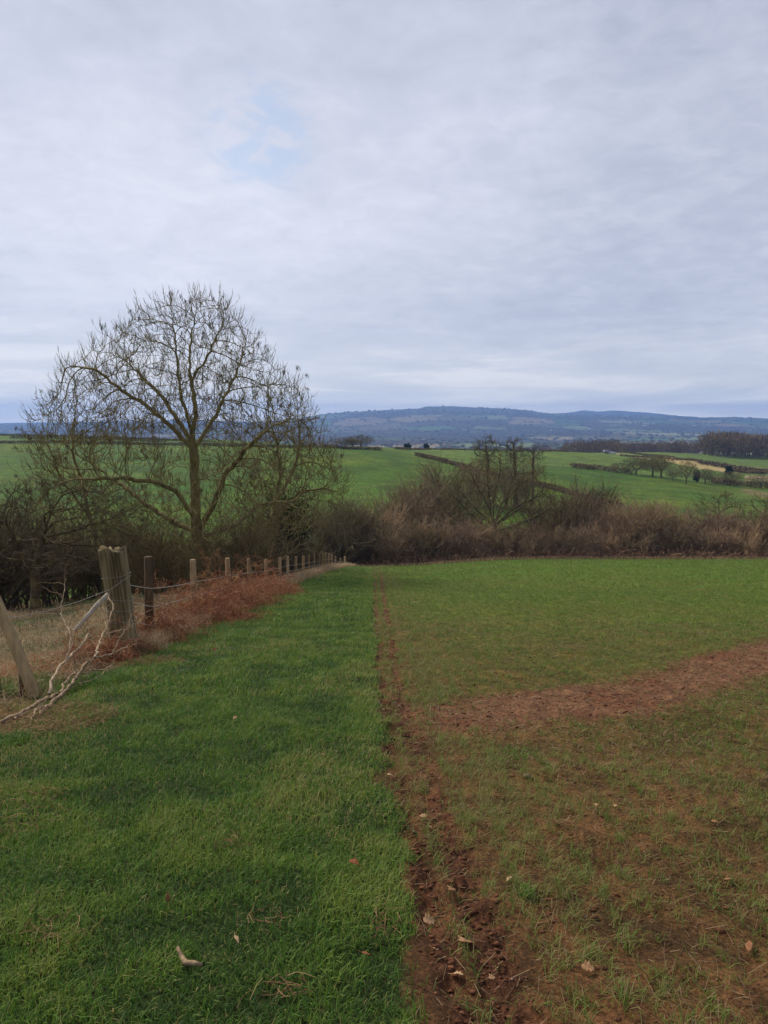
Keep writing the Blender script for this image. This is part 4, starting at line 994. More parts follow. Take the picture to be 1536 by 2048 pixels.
far_tree('a', 1345, 938, 962, 'short bushy tree beside the pale slender tree', y0=160, y1=300, wpx=30)
far_tree('a', 1410, 936, 968, 'russet round bush tree right of the pale slender tree', y0=160, y1=300, wpx=42)
far_tree('a', 1460, 942, 971, 'wide purple brown bush tree towards the right edge', y0=160, y1=300, wpx=54)
far_tree('b', 1500, 950, 975, 'small dark tree just left of the lowest right bush', y0=160, y1=300, wpx=26)
far_tree('a', 1522, 946, 977, 'dark bush tree at the right edge above the pasture', y0=160, y1=300, wpx=36)
far_tree('b', 512, 915, 960, 'small brown tree on the pasture seen through the ash branches', y0=140, y1=280, wpx=34)
far_tree('a', 310, 872, 893, 'bare tree on the left skyline behind the ash crown', y0=240, y1=420, wpx=40)
# small evergreens
def evergreen(px, top, bot, wpx, label, seed, y0, y1):
    g = np.random.default_rng(seed); p = gp(px, bot, y0, y1); h = at(px, top, p[1])[2] - p[2]; wd = wpx / FPX * p[1] / 2
    root_o = empty('evergreen_tree', tuple(p), label=label, cat='tree'); n = 900; d = nrm(g.normal(0, 1, (n, 3))); 
    P = d * (g.random(n) ** .4)[:, None] * np.array([wd, wd, h * .48]) * (1 + .25 * np.sin(d[:, :1] * 7)) + np.array([0, 0, h * .52])
    a = nrm(g.normal(0, 1, (n, 3))); b_ = nrm(np.cross(a, g.normal(0, 1, (n, 3)))); s_ = g.uniform(.12, .3, (n, 1)) * wd / 1.5
    lb = Buf(); lb.add(np.stack([P - a * s_, P + b_ * s_, P + a * s_, P - b_ * s_], 1).reshape(-1, 3), np.arange(n * 4).reshape(n, 4), np.repeat(g.random(n) * .6, 4)); lb.obj('crown', M_ivy, root_o)
    st = Buf(); tubes(st, [[(0, 0, -.2), (0, 0, h * .3), (0.05, 0, h * .6)]], [[.2, .16, .08]], 6, .2); st.obj('trunk', M_bark, root_o)
evergreen(815, 887, 898.5, 15, 'left one of two small dark evergreens on the crest', 61, 280, 420)
evergreen(853, 887, 898.5, 11, 'right one of two small dark evergreens on the crest', 62, 280, 420)
evergreen(1458, 932, 951, 15, 'dark evergreen beside the ochre field', 63, 170, 300)
evergreen(1393, 940, 964, 14, 'dark evergreen bush just right of the pale slender tree', 64, 170, 300)

# woods: each reads as one mass
M_wood = tint_mat('wood_twigs', [(0, lin(72, 60, 50)), (.5, lin(118, 100, 76)), (1, lin(158, 136, 102))], rough=.95)
def wood(label, rows, seed, n, hgt, name='woodland'):
    g = np.random.default_rng(seed); b = Buf()
    for i in range(n):
        a, bpt, ya, yb = rows[g.integers(len(rows))]; f = g.random(); Y = ya + (yb - ya) * g.random(); px = a + (bpt - a) * f
        x = (px - CX) / FPX * Y * 1.01; z = hz_(x, Y); h = hgt * g.uniform(.65, 1.25); c = np.array([x, Y, z])
        tubes(b, c + np.array([[(0, 0, -.5), (g.normal(0, .3), 0, h * .45), (g.normal(0, .6), 0, h * .8)]]), [[h * .022, h * .016, h * .006]], 3, .5 + .4 * g.random())
        m = 150; d = nrm(g.normal(0, 1, (m, 3))); P = d * (g.random(m) ** .35)[:, None] * np.array([h * .34, h * .34, h * .36]) + c + [0, 0, h * .62]
        D = nrm(d + [0, 0, .6]) * h * .12; s_ = nrm(np.cross(D, g.normal(0, 1, (m, 3)))) * h * .016
        b.add(np.stack([P - s_, P + s_, P + D], 1).reshape(-1, 3), np.arange(3 * m).reshape(m, 3), np.repeat(np.clip(g.normal(.45 + .15 * g.normal(), .18, m), 0, 1), 3))
    tag(b.obj(name, M_wood), label, 'wood', kind='stuff')
wood('dense dark winter wood on the rise at the right edge', [(1400, 1600, 520, 640)], 71, 300, 15)
wood('long belt of bare woodland behind the crest fields', [(1125, 1240, 600, 680), (1230, 1420, 640, 720), (1120, 1420, 640, 720)], 72, 330, 11)
wood('small wood at the foot of the hill behind the crest', [(1080, 1200, 800, 900), (1000, 1100, 1000, 1100)], 73, 90, 12)

# distant tree cover on plain and hills
dtb = Buf(); g = np.random.default_rng(77); n_ = 17000; Y = 1150 * np.exp(g.random(n_) * math.log(6900 / 1150)); u = g.uniform(-.62, .62, n_); x = u * Y
wx = x + (fbm(x, Y, 1 / 900., 3, 111) - .5) * 500; wy = Y + (fbm(x, Y, 1 / 900., 3, 121) - .5) * 500; e1, e2, _ = voro(wx / 260, wy / 420, 131)
pr = np.maximum((1 - ss(.05, .14, e2 - e1)) * .9, ss(.48, .56, fbm(x, Y, 1 / 700., 4, 141)) * .75) + .06; z = H(x, Y)
keep = (g.random(n_) < pr * (1 - .8 * ss(80, 140, z))); x, Y, z = x[keep], Y[keep], z[keep]; m = len(x)
s_ = g.uniform(2.5, 6.5, m) * np.interp(Y, [1000, 6000], [.8, 1.3]); M_dt = tint_mat('distant_trees', [(0, lin(66, 60, 48)), (.6, lin(92, 84, 64)), (1, lin(78, 88, 56))], rough=.95)
lumps(dtb, np.stack([x, Y, z + s_ * .5], 1), np.stack([s_ * g.uniform(.9, 2.2, m), s_, s_ * g.uniform(.7, 1.2, m)], 1), g.random(m), .18, g)
tag(dtb.obj('distant_trees', M_dt), 'countless distant trees and hedgerows over the plain and hills', 'trees', kind='stuff')

# ------------------------------------------------------------------ fence
POSTW = [(0, lin(70, 56, 42)), (.5, lin(140, 116, 84)), (1, lin(172, 148, 108))]
M_post = tint_mat('fence_wood', POSTW, rough=.85, nscale=16, namt=.38, bump=.9, bscale=40, objvar=.10, bz=.12)
M_wire = tint_mat('galvanised_wire', [(0, lin(140, 132, 118)), (1, lin(178, 170, 154))], rough=.6, spec=.3)
M_old = tint_mat('weathered_oak', [(0, lin(44, 36, 26)), (.45, lin(118, 104, 74)), (1, lin(156, 142, 106))], rough=.9, nscale=5, namt=.35, bump=.9, bscale=34, bz=.10)
def pole(buf, P, Rr_, sides=10, tint=.5, seed=0):
    g = np.random.default_rng(seed); P = np.asarray(P, float); k = len(P); n0 = buf.n
    tubes(buf, P[None], np.asarray(Rr_)[None], sides, tint, cap=True)
fence_o = empty('wire_fence', (fence_x(12), 12, hz_(fence_x(12), 12)), label='post and wire fence running downhill between the grass path and the meadow', cat='fence')
FL = np.array(fence_o.location)
ppx = [(297, 1113, .128, .06, 0), (386, 1119, .105, .62, 0), (455, 1116, .10, .62, 0), (497, 1117, .085, .5, 0), (499, 1137, .10, .55, .12), (532, 1119, .11, .6, 0), (560, 1115, .105, .6, 0), (575, 1112, .10, .72, 0), (592, 1113, .10, .6, 0),
       (607, 1112, .10, .62, 0), (618, 1111, .09, .5, 0), (628, 1109, .10, .6, 0), (638, 1110, .10, .55, 0), (646, 1107, .10, .5, 0), (652, 1106, .10, .5, 0), (658, 1107, .10, .5, 0), (664, 1109, .10, .5, 0), (671, 1113, .10, .6, 0), (681, 1116, .11, .5, 0), (690, 1113, .14, .75, 0)]
tops = []
g = np.random.default_rng(3)
for k, (px, py, dia, ti, back) in enumerate(ppx):
    u = (px - CX) / FPX * 1.015; y = 3.45 / (-u + .0065) if k < 19 else 58.0
    y = min(y, 58); y += back; x = u * y; top = at(px, py, y); z0 = hz_(x, y); 
    lean = g.normal(0, .012, 2); b = Buf(); h = top[2] - z0
    P = [(x - lean[0] * h, y - lean[1] * h, z0 - .25), (x - lean[0] * h * .5, y, z0 + h * .45), (top[0], y, top[2] - .012), (top[0], y, top[2])]
    pole(b, P, [dia / 2 * 1.03, dia / 2, dia / 2, dia / 2 * .86], 12, ti)
    o = b.obj('post', M_post, fence_o, FL)
    if px == 628: o['label'] = 'post with a pale sawn top'
    if px == 297: o['label'] = 'dark stained thicker post'
    tops.append((np.array([x + dia * .45, y - dia * .3, 0]), top[2], z0))
def wire_run(pts, rr, sag=.02):
    P = [np.array(pts[0])]
    for a, b_ in zip(pts[:-1], pts[1:]):
        a, b_ = np.array(a), np.array(b_)
        for t in (.25, .5, .75, 1.0): P.append(a + (b_ - a) * t - np.array([0, 0, sag * 4 * t * (1 - t)]))
    b = Buf(); P = np.array(P); tubes(b, P[None], np.full((1, len(P)), rr), 5, g.random()); return b
def wz(f): return [(p[0], p[1], z0 + (tz - z0) * f if i else z0 + (tz - z0) * (f - .02)) for i, (p, tz, z0) in enumerate(tops) if i != 4]
gate_w = [at(232, 1163, 9.35), at(240, 1196, 9.35), at(246, 1232, 9.35)]
for f, gw in ((.66, gate_w[0]), (.45, gate_w[1]), (.22, gate_w[2])):
    wire_run([gw] + wz(f), .0060, .015).obj('wire', M_wire, fence_o, FL)
# net uprights between strainer and the near posts
nb_ = Buf(); net = []
for a, b_ in zip(tops[:3], tops[1:4]):
    for k_, t in enumerate(np.linspace(.04, .96, 9)):
        p = a[0] + (b_[0] - a[0]) * t; z0 = a[2] + (b_[2] - a[2]) * t; zt = z0 + ((a[1] + (b_[1] - a[1]) * t) - z0) * .44
        zs_ = (z0, zt) if (len(net) // 2) % 2 == 0 else (zt, z0); net += [(p[0], p[1], zs_[0]), (p[0], p[1], zs_[1])]
tubes(nb_, [net], np.full((1, len(net)), .0016), 3, .3)
nb_.obj('netting', M_wire, fence_o, FL)

# the big weathered gate post
YG = 9.5
gt, gbm = at(225, 1098, YG), at(254, 1296, YG); gbm[2] = min(gbm[2], hz_(gbm[0], YG)) - .2
def split_post():
    g = np.random.default_rng(5); ns, nk = 84, 34; th = np.linspace(0, 2 * np.pi, ns, endpoint=False)
    sq = 1 / (np.abs(np.cos(th)) ** 5 + np.abs(np.sin(th)) ** 5) ** (1 / 5)
    cracks = [(4.25, .06, .34), (4.95, .05, .34), (5.5, .05, .3), (3.6, .05, .35), (.6, .06, .3), (2.4, .05, .25), (1.5, .05, .3), (4.6, .04, .22), (5.2, .035, .2)]
    V = []
    for i in range(nk):
        t = i / (nk - 1); c = gbm + (gt - gbm) * t; rx = np.interp(t, [0, .25, .28, .6, 1], [.175, .165, .150, .145, .165]); ry = .13
        r = sq.copy() * (1 + .035 * (fbm(th * 3, th * 0 + t * 1.2, 2, 3, 7) - .5))
        for a, wv, dp in cracks:
            aa_ = a + .12 * math.sin(t * 5 + a) ; amp = dp * np.clip(vn(np.array([t * 3 + a * 7]), np.array([a]), 1, 3)[0] * 1.2 + (t > .6) * .5 * t, 0, 1.2)
            r = r * (1 - amp * np.exp(-((th - aa_ + np.pi) % (2 * np.pi) - np.pi) ** 2 / (2 * wv ** 2)))
        jag = (vn(th * 4.5, th * 0, 1, 17) - .5) * .10 * (t > .97)
        V.append(np.stack([c[0] + rx * r * np.cos(th), c[1] + ry * r * np.sin(th), c[2] + jag], 1))
    V.append(np.tile(gt - [0, 0, .03], (1, 1))); V = np.concatenate(V)
    F = [(i * ns + j, i * ns + (j + 1) % ns, (i + 1) * ns + (j + 1) % ns, (i + 1) * ns + j) for i in range(nk - 1) for j in range(ns)]
    b = Buf(); rad_t = np.concatenate([np.clip(.55 + .5 * (fbm(np.tile(th * 6, 1), th * 0 + i * .08, 1.5, 3, 9) - .5) * 2, 0, 1) for i in range(nk)] + [np.array([.3])])
    b.add(V, F, rad_t); b.F.append(np.array([((nk - 1) * ns + j, (nk - 1) * ns + (j + 1) % ns, nk * ns) for j in range(ns)]))
    return b
gate = empty('gate_post', tuple(gbm + [0, 0, .2]), label='thick weathered gate post, split with cracks and leaning left', cat='gate post')
split_post().obj('post', M_old, gate, tuple(gate.location))
for zz_, sl in ((1151, .03), (1196, -.02), (1218, .01), (1240, 0.015)):   # turns of wire round the post
    c = at(225 + (zz_ - 1098) * .147, zz_, YG); th = np.linspace(0, 2 * np.pi, 25)
    b = Buf(); tubes(b, np.stack([c[0] + .172 * np.sign(np.cos(th)) * np.abs(np.cos(th)) ** .6, c[1] + .142 * np.sign(np.sin(th)) * np.abs(np.sin(th)) ** .6, c[2] + sl * np.cos(th)], 1)[None], np.full((1, 25), .0032), 4, .2)
    b.obj('wire_loop', M_wire, gate, tuple(gate.location))
# silvery brace leaning on it
M_silver = tint_mat('silver_wood', [(0, lin(84, 76, 64)), (.6, lin(158, 148, 130)), (1, lin(184, 174, 156))], rough=.8, nscale=9, namt=.4, bump=.6, bscale=40, bz=.2)
br0, br1 = at(216, 1188, 9.25), at(148, 1262, 8.9); b = Buf(); pole(b, [br1, (br0 * .35 + br1 * .65), (br0 * .7 + br1 * .3) + [0, 0, .012], br0], [.024, .028, .030, .026], 9, .6)
ob = b.obj('brace_rail', M_silver); tag(ob, 'silvery weathered rail propped against the left of the gate post', 'rail')
# new round strut, with its small stake
s0 = gp(76, 1394, 4, 9); s1 = at(-22, 1170, 7.1); b = Buf(); pole(b, [s0 + [.01, 0, -.12], s0 * .5 + s1 * .5 + [0, 0, 0], s1 + [0, 0, 0], s1 + (s1 - s0) * .18], [.060, .056, .053, .05], 14, .9)
M_pale = tint_mat('pale_timber', POSTW, rough=.85, nscale=16, namt=.22, bump=.9, bscale=40, bz=.12)
so_ = b.obj('timber_strut', M_pale); tag(so_, 'pale round timber strut leaning in from the left edge', 'strut')
p = gp(45, 1392, 4, 9); b = Buf(); tz = at(45, 1343, p[1] + .0)[2]
pole(b, [(p[0], p[1] - .02, p[2] - .1), (p[0] + .003, p[1] - .02, p[2] + .1), (p[0], p[1] - .02, tz)], [.030, .029, .027], 4, .15); tag(b.obj('wooden_stake', M_post), 'short dark square stake against the foot of the round strut', 'stake')
p2 = gp(0, 1392, 4, 9); b = Buf(); pole(b, [(p2[0] - .02, p2[1], p2[2] - .1), (p2[0] - .02, p2[1], p2[2] + .32)], [.035, .03], 6, .1); tag(b.obj('wooden_stake', M_post), 'dark stake cut by the left edge behind the round strut', 'stake')
# loose wires from strut to gate post
lw = wire_run([at(-20, 1233, 7.3), at(18, 1237, 7.4), at(95, 1222, 8.0), at(160, 1202, 8.7), at(222, 1178, 9.30), at(262, 1150, 9.32)], .0042, .0); tag(lw.obj('loose_wire', M_wire), 'sagging upper wire between the round strut and the gate post', 'wire')
lw = wire_run([at(10, 1228, 7.4), at(36, 1234, 7.8), at(78, 1252, 8.4), at(130, 1262, 9.0)], .0034, .01); tag(lw.obj('loose_wire', M_wire), 'thin kinked wire trailing down from the round strut', 'wire')

# bleached fallen branch
M_bleach = tint_mat('bleached_branch', [(0, lin(104, 86, 64)), (.5, lin(158, 134, 104)), (1, lin(190, 168, 138))], rough=.75, nscale=28, namt=.5, bump=.7, bscale=60)
def Z(pts): return [(a / 3.84, 1050 + b_ / 3.84) for a, b_ in pts]
BRS = [(Z([(0, 1510), (120, 1465), (210, 1420), (310, 1355), (400, 1310), (490, 1285), (545, 1225), (580, 1180), (640, 1100), (690, 1050), (735, 1010), (800, 1010), (870, 980), (930, 955), (985, 935)]), (5.7, 8.6), (.017, .008)),
       (Z([(735, 1010), (745, 960), (760, 920), (785, 850), (820, 790), (850, 700), (870, 640), (850, 590), (835, 545)]), (7.6, 8.9), (.014, .006)),
       (Z([(300, 1470), (350, 1410), (400, 1370), (450, 1320), (500, 1280), (560, 1210), (600, 1140), (650, 1080), (660, 1060)]), (5.9, 7.4), (.019, .013)),
       (Z([(380, 1300), (400, 1200), (425, 1150), (450, 1100), (510, 1030), (560, 985), (610, 940), (650, 890), (685, 830)]), (6.6, 8.0), (.016, .010)),
       (Z([(510, 1030), (530, 970), (545, 900), (540, 820), (510, 765), (480, 720), (470, 660), (475, 600), (495, 500), (505, 420)]), (7.3, 8.1), (.009, .0035)),
       (Z([(470, 1290), (490, 1240), (510, 1190), (550, 1145), (600, 1120), (660, 1140), (730, 1110), (800, 1105), (870, 1075)]), (6.6, 7.6), (.011, .005)),
       (Z([(690, 870), (760, 862), (850, 830), (920, 815), (1000, 785), (1070, 785)]), (8.0, 8.8), (.007, .003)),
       (Z([(870, 980), (900, 910), (930, 850), (960, 810), (990, 780), (1000, 720), (1005, 670)]), (8.2, 8.7), (.006, .003)),
       (Z([(640, 1100), (700, 1030), (690, 1090), (640, 1190), (600, 1230)]), (7.2, 6.9), (.007, .003)),
       (Z([(230, 1530), (270, 1440), (300, 1400), (420, 1380)]), (5.6, 6.2), (.008, .004)),
       (Z([(550, 940), (560, 850), (575, 770), (600, 740)]), (7.5, 8.1), (.005, .002)), (Z([(820, 790), (800, 720), (790, 640), (785, 590)]), (8.2, 8.6), (.004, .002)),
       (Z([(560, 985), (570, 1060), (600, 1090), (590, 1040)]), (7.4, 7.5), (.005, .0025)), (Z([(610, 1220), (700, 1200), (790, 1130), (850, 1090)]), (6.9, 7.4), (.005, .0025)),
       (Z([(100, 1500), (180, 1450), (260, 1420), (330, 1400)]), (5.8, 6.3), (.010, .006))]
bl_b = Buf(); g = np.random.default_rng(8)
for pts, (ya, yb), (ra, rb) in BRS:
    n = len(pts); P = np.array([at(a, b_, ya + (yb - ya) * i / (n - 1)) for i, (a, b_) in enumerate(pts)])
    gz = H(P[:, 0], P[:, 1]) + .02
    for i in range(n):                      # keep it out of the ground
        if P[i, 2] < gz[i]: P[i] = P[i] + (P[i] - np.array([0, 0, EYE])) * ((P[i, 2] - gz[i]) / (EYE - P[i, 2] + 1e-6))
    t = np.linspace(0, 1, n); tt = np.linspace(0, 1, n * 3); P2 = np.stack([np.interp(tt, t, P[:, j]) for j in range(3)], 1); P2 += g.normal(0, .0065, P2.shape)
    tubes(bl_b, P2[None], (np.linspace(ra, rb, n * 3) * g.uniform(.85, 1.2, n * 3))[None], 7, .5 + .2 * g.normal())
    q, dr, _, _ = sample_on(P2[None], 8, .2, 1, g); S = grow(q, side_dir(dr, .8, g), g.uniform(.06, .4, 8), 4, .25, .3, g); tubes(bl_b, S, np.tile([.003, .0026, .0022, .0018, .0012], (8, 1)), 4, .5)
ob = bl_b.obj('fallen_branch', M_bleach); tag(ob, 'bleached forked dead branch lying against the gate post', 'branch')

# ------------------------------------------------------------------ bracken
FRN = [(0, lin(88, 52, 36)), (.4, lin(152, 96, 66)), (.7, lin(186, 136, 98)), (1, lin(200, 162, 120))]
M_fern = tint_mat('dead_bracken', FRN, rough=.8, transl=.2, objvar=.1)
def bracken(label, px, py, Y, wd, dp, h, n, seed, tint=.4, name='bracken', flop=1.0):
    h = h * 1.75; n = int(n * 1.2); flop = flop * .8
    g = np.random.default_rng(seed); c = at(px, py, Y); c[2] = hz_(c[0], Y)
    aa = g.uniform(0, 6.28, n); rq = np.sqrt(g.random(n)); x = c[0] + rq * np.cos(aa) * wd / 2; y = Y + rq * np.sin(aa) * dp / 2; hh = h * (.45 + .75 * (1 - rq ** 2))
    z = H(x, y); D = nrm(np.stack([g.normal(.15, .5, n), g.normal(-.25, .5, n), np.full(n, 1.1)], 1))
    S = grow(np.stack([x, y, z], 1), D, hh * g.uniform(.75, 1.25, n), 7, .17, -3.0 * flop, g); S[:, :, 2] = np.maximum(S[:, :, 2], H(S[:, :, 0], S[:, :, 1]) + .01)
    b = Buf(); tubes(b, S, np.tile(np.linspace(.004, .0015, 8), (n, 1)), 3, np.clip(g.normal(tint + .15, .1, n), 0, 1))
    q, dr, t_, _ = sample_on(S, 20, .3, 1, g); ln = .20 * h / .8 * (1.15 - t_) * g.uniform(.6, 1.2, len(q)) + .03
    dd = nrm(side_dir(dr, 1.15, g) + [0, 0, -.25]); S2 = grow(q, dd, ln, 3, .22, -.8, g)
    # pinnae: thin curled ribbons
    sd_ = nrm(np.cross(dd, g.normal(0, 1, dd.shape))) * g.uniform(.002, .005, (len(q), 1)); W_ = np.array([.6, 1, .8, .15])[None, :, None] * sd_[:, None]
    V = np.stack([S2 - W_, S2 + W_], 2).reshape(-1, 3); k0 = (np.arange(len(q)) * 8)[:, None, None] + (np.arange(3) * 2)[None, :, None]
    F = (k0 + np.array([0, 1, 3, 2])[None, None]).reshape(-1, 4); b.add(V, F, np.repeat(np.clip(np.where(g.random(len(q)) < .14, .85, g.normal(tint, .24, len(q))), 0, 1), 8))
    q2, dr2, _, _ = sample_on(S2, 4, .1, 1, g); m = len(q2); a = side_dir(dr2, 1.2, g); bb_ = nrm(np.cross(a, g.normal(0, 1, a.shape))); l = g.uniform(.012, .028, (m, 1)); w_ = .0035
    V = np.stack([q2 - bb_ * w_, q2 + bb_ * w_, q2 + a * l], 1).reshape(-1, 3); b.add(V, np.arange(3 * m).reshape(m, 3), np.repeat(np.clip(g.normal(tint, .2, m), 0, 1), 3))
    ob = b.obj(name, M_fern, None, tuple(c)); tag(ob, label, 'bracken', 'dead bracken along the fence'); return ob
bracken('largest rust brown bracken clump at the second and third thin posts', 410, 1230, 12.6, 1.0, 1.2, .70, 240, 1, .36)
bracken('rust brown bracken heap spilling onto the path under the third post', 470, 1215, 15.2, .85, 1.2, .74, 200, 2, .38)
bracken('low russet bracken clump nearest the pale tall grass', 535, 1200, 18.4, 1.2, 1.8, .55, 150, 3, .42)
bracken('upright tuft of dark bracken in front of the tallest ash trunk', 432, 1180, 14.5, .7, .8, .80, 70, 4, .28, flop=.7)
bracken('dark collapsed bracken wrapped round the dark thick post', 300, 1250, 10.3, .55, .6, .62, 90, 5, .16)
bracken('pale faded bracken between the thick post and the largest clump', 345, 1240, 11.2, .45, .5, .3, 26, 6, .85)
bracken('brown bracken behind the fallen branch', 185, 1300, 8.8, .8, .6, .40, 80, 7, .5)
bracken('faded bracken at the left behind the round strut', 70, 1330, 7.9, 1.0, .7, .28, 45, 8, .85)
bracken('small dark red bracken tuft left of the foot of the gate post', 215, 1290, 8.9, .5, .5, .36, 60, 9, .25)
bracken('tuft of bracken poking up behind the short fence post', 505, 1180, 17.3, .7, .7, .65, 60, 10, .34, flop=.7)

# ------------------------------------------------------------------ small things on the ground
M_leaf = tint_mat('dead_leaf', [(0, lin(120, 62, 30)), (.5, lin(146, 104, 70)), (1, lin(180, 150, 112))], rough=.7, nscale=60, namt=.2, objvar=.0)
def leaf(px, py, L_, tint, label, kind='oak', tilt=.25, rz=None, lift=.02):
    g = np.random.default_rng(int(px * 7 + py)); p = gp(px, py, 1.3, 12); n = 18
    t = np.linspace(0, 1, n); L_ = L_ * .58; wv = np.sin(np.pi * t ** .8) * (.30 if kind == 'oak' else .2); 
    if kind == 'oak': wv = wv * (1 + .35 * np.sin(t * 19 + g.random() * 3))
    if kind == 'maple': wv = np.abs(np.sin(np.pi * t)) ** .7 * .42 * (1 + .3 * np.sin(t * 22))
    curl = .18 * np.sin(np.pi * t) + g.uniform(-.1, .2) * t; xs = (t - .5)
    V = []
    for s_ in (-1, -.5, 0, .5, 1):
        V.append(np.stack([xs, s_ * wv, curl * .4 + .10 * (s_ * wv) ** 2 * 4 * g.uniform(.0, 1.4) + .02 * np.sin(t * 9 + s_ * 5)], 1))
    V = np.concatenate(V) * L_; F = [(r * n + i, r * n + i + 1, (r + 1) * n + i + 1, (r + 1) * n + i) for r in range(4) for i in range(n - 1)]
    b = Buf(); b.add(V, F, np.clip(tint + g.normal(0, .08, len(V)), 0, 1))
    tubes(b, [[(-.5 * L_, 0, 0), (-.62 * L_, .03 * L_, .02 * L_), (-.8 * L_, .08 * L_, .0)]], [[.0012, .001, .001]], 4, tint)
    o = b.obj('dead_leaf', M_leaf, smooth=True); o.location = (p[0], p[1], p[2] + lift); o.rotation_euler = (g.normal(0, tilt), g.normal(0, tilt), rz if rz is not None else g.uniform(0, 6.28))
    mod = o.modifiers.new('thick', 'SOLIDIFY'); mod.thickness = .0012
    tag(o, label, 'leaf', 'dead leaves on the ground')
LV = [(708, 1747, .085, .05, 'orange brown curled leaf in the grass by the track edge', 'maple', .055), (430, 1307, .10, .15, 'orange leaf on the grass in front of the bracken', 'oak', .05),
      (647, 1524, .06, .45, 'small tan leaf in the middle of the grass path', 'oak', .05), (470, 1448, .07, .7, 'pale leaf on the grass right of the bare straw patch', 'oak', .05),
      (337, 1818, .09, .5, 'tan leaf standing upright in the grass above the broken bark', 'leaf', .05), (474, 1905, .07, .95, 'whitish narrow leaf right of the broken bark', 'leaf', .05),
      (732, 1935, .06, .2, 'small brown leaf in the grass near the bottom track edge', 'leaf', .05), (516, 1786, .06, .6, 'straw coloured narrow leaf lying flat in the grass centre', 'leaf', .05),
      (780, 1558, .085, .9, 'pale pinkish leaf between grass and first rut', 'leaf', .02), (846, 1640, .07, .8, 'light leaf in the second rut below the green tufts', 'oak', .02),
      (858, 1853, .10, .75, 'pinkish lobed leaf in the rut, upper of the lower three', 'maple', .02), (932, 1895, .12, .6, 'large brown pink leaf on the right wall of the rut', 'maple', .02),
      (872, 1910, .06, .65, 'small leaf in the rut bottom left of the large one', 'oak', .02), (914, 1962, .08, .9, 'pale leaf in the bottom of the rut near the picture base', 'maple', .02),
      (984, 1968, .06, .7, 'tan leaf just right of the rut near the picture base', 'oak', .02), (903, 1788, .10, .55, 'brown leaf half buried in the rut above the lobed ones', 'oak', .02),
      (1018, 1766, .08, .98, 'whitish leaf on bare soil right of the rut', 'leaf', .02), (1192, 1616, .06, .7, 'left of two tan leaves lying among the far seedlings', 'oak', .02), (1231, 1618, .06, .8, 'right of two tan leaves lying among the far seedlings', 'oak', .02),
      (1498, 1905, .11, .35, 'brown curled leaf among seedlings at the right edge', 'leaf', .025), (1455, 1768, .06, .6, 'small tan leaf high on the soil at the right', 'oak', .02), (1175, 1950, .08, .6, 'tan leaf between seedlings at the picture base', 'maple', .02),
      (1428, 1650, .06, .5, 'faint brown leaf far right among seedlings', 'oak', .02), (860, 1662, .05, .7, 'tiny leaf on the track between the two ruts', 'oak', .02)]
for px, py, L_, ti, lb, kd, lf in LV: leaf(px, py, L_, ti, lb, kd, tilt=.9 if px == 337 else .3, lift=lf)
p0 = gp(356, 1925, 1.3, 4); p1 = gp(372, 1950, 1.3, 4); p2 = gp(405, 1952, 1.3, 4); b = Buf(); up_ = np.array([0, 0, .045])
pts = [p0 + up_ + [0, .0, .012], p0 * .4 + p1 * .6 + up_, p1 + up_, p1 * .5 + p2 * .5 + up_, p2 + up_ - [0, 0, .005]]
tubes(b, [pts], [[.006, .009, .010, .009, .006]], 8, .3, cap=True); tag(b.obj('bark_piece', M_bleach), 'bent piece of broken pale bark lying in the grass', 'bark')

# raked straw patches on the left of the path
M_rake = tint_mat('raked_straw', [(0, lin(90, 62, 42)), (.5, lin(140, 104, 74)), (1, lin(182, 152, 110))], rough=.8)
rk = Buf(); g = np.random.default_rng(21)
for px, py, rx, ry, n_ in ((40, 1450, .75, .55, 3000), (270, 1330, .6, .22, 900), (10, 1640, .3, .4, 350), (110, 1880, .14, .1, 70), (470, 1700, .07, .06, 30), (350, 1275, .3, .2, 300), (520, 1850, .1, .06, 25), (770, 1850, .06, .1, 40), (560, 1990, .1, .07, 30)):
    c = gp(px, py, 1.5, 12); a = g.uniform(0, 6.28, n_); r = np.sqrt(g.random(n_)); x = c[0] + rx * r * np.cos(a); y = c[1] + ry * r * np.sin(a); z = H(x, y) + g.uniform(.01, .05, n_)
    P = np.stack([x, y, z], 1); az = g.uniform(0, 6.28, n_); D = np.stack([np.cos(az), np.sin(az), g.normal(0, .08, n_)], 1); S = grow(P, D, g.uniform(.02, .11, n_), 3, .25, -.3, g); tubes(rk, S, np.full((n_, 4), .0013), 3, g.random(n_))
tag(rk.obj('straw_mat', M_rake), 'brown straw and dead stalks matted on the grass at the left', 'straw', kind='stuff')

# ------------------------------------------------------------------ far buildings and the parked car
M_white = tint_mat('white_render', [(0, (.55, .55, .55)), (1, (.8, .8, .8))], rough=.8); M_roof = tint_mat('slate', [(0, (.06, .055, .06)), (1, (.12, .10, .10))], rough=.8)
M_glass = tint_mat('dark_glass', [(0, (.02, .02, .025)), (1, (.03, .03, .04))], rough=.2, spec=.6); M_tyre = tint_mat('tyre', [(0, (.02, .02, .02)), (1, (.03, .03, .03))])
def boxv(b, c, s_, tint=.5, top=(1, 1)):
    x, y, z = c; a, d, h = s_; V = [(x - a / 2, y - d / 2, z), (x + a / 2, y - d / 2, z), (x + a / 2, y + d / 2, z), (x - a / 2, y + d / 2, z)]
    V += [(x - a / 2 * top[0], y - d / 2 * top[1], z + h), (x + a / 2 * top[0], y - d / 2 * top[1], z + h), (x + a / 2 * top[0], y + d / 2 * top[1], z + h), (x - a / 2 * top[0], y + d / 2 * top[1], z + h)]
    b.add(V, [(0, 3, 2, 1), (4, 5, 6, 7), (0, 1, 5, 4), (1, 2, 6, 5), (2, 3, 7, 6), (3, 0, 4, 7)], tint)
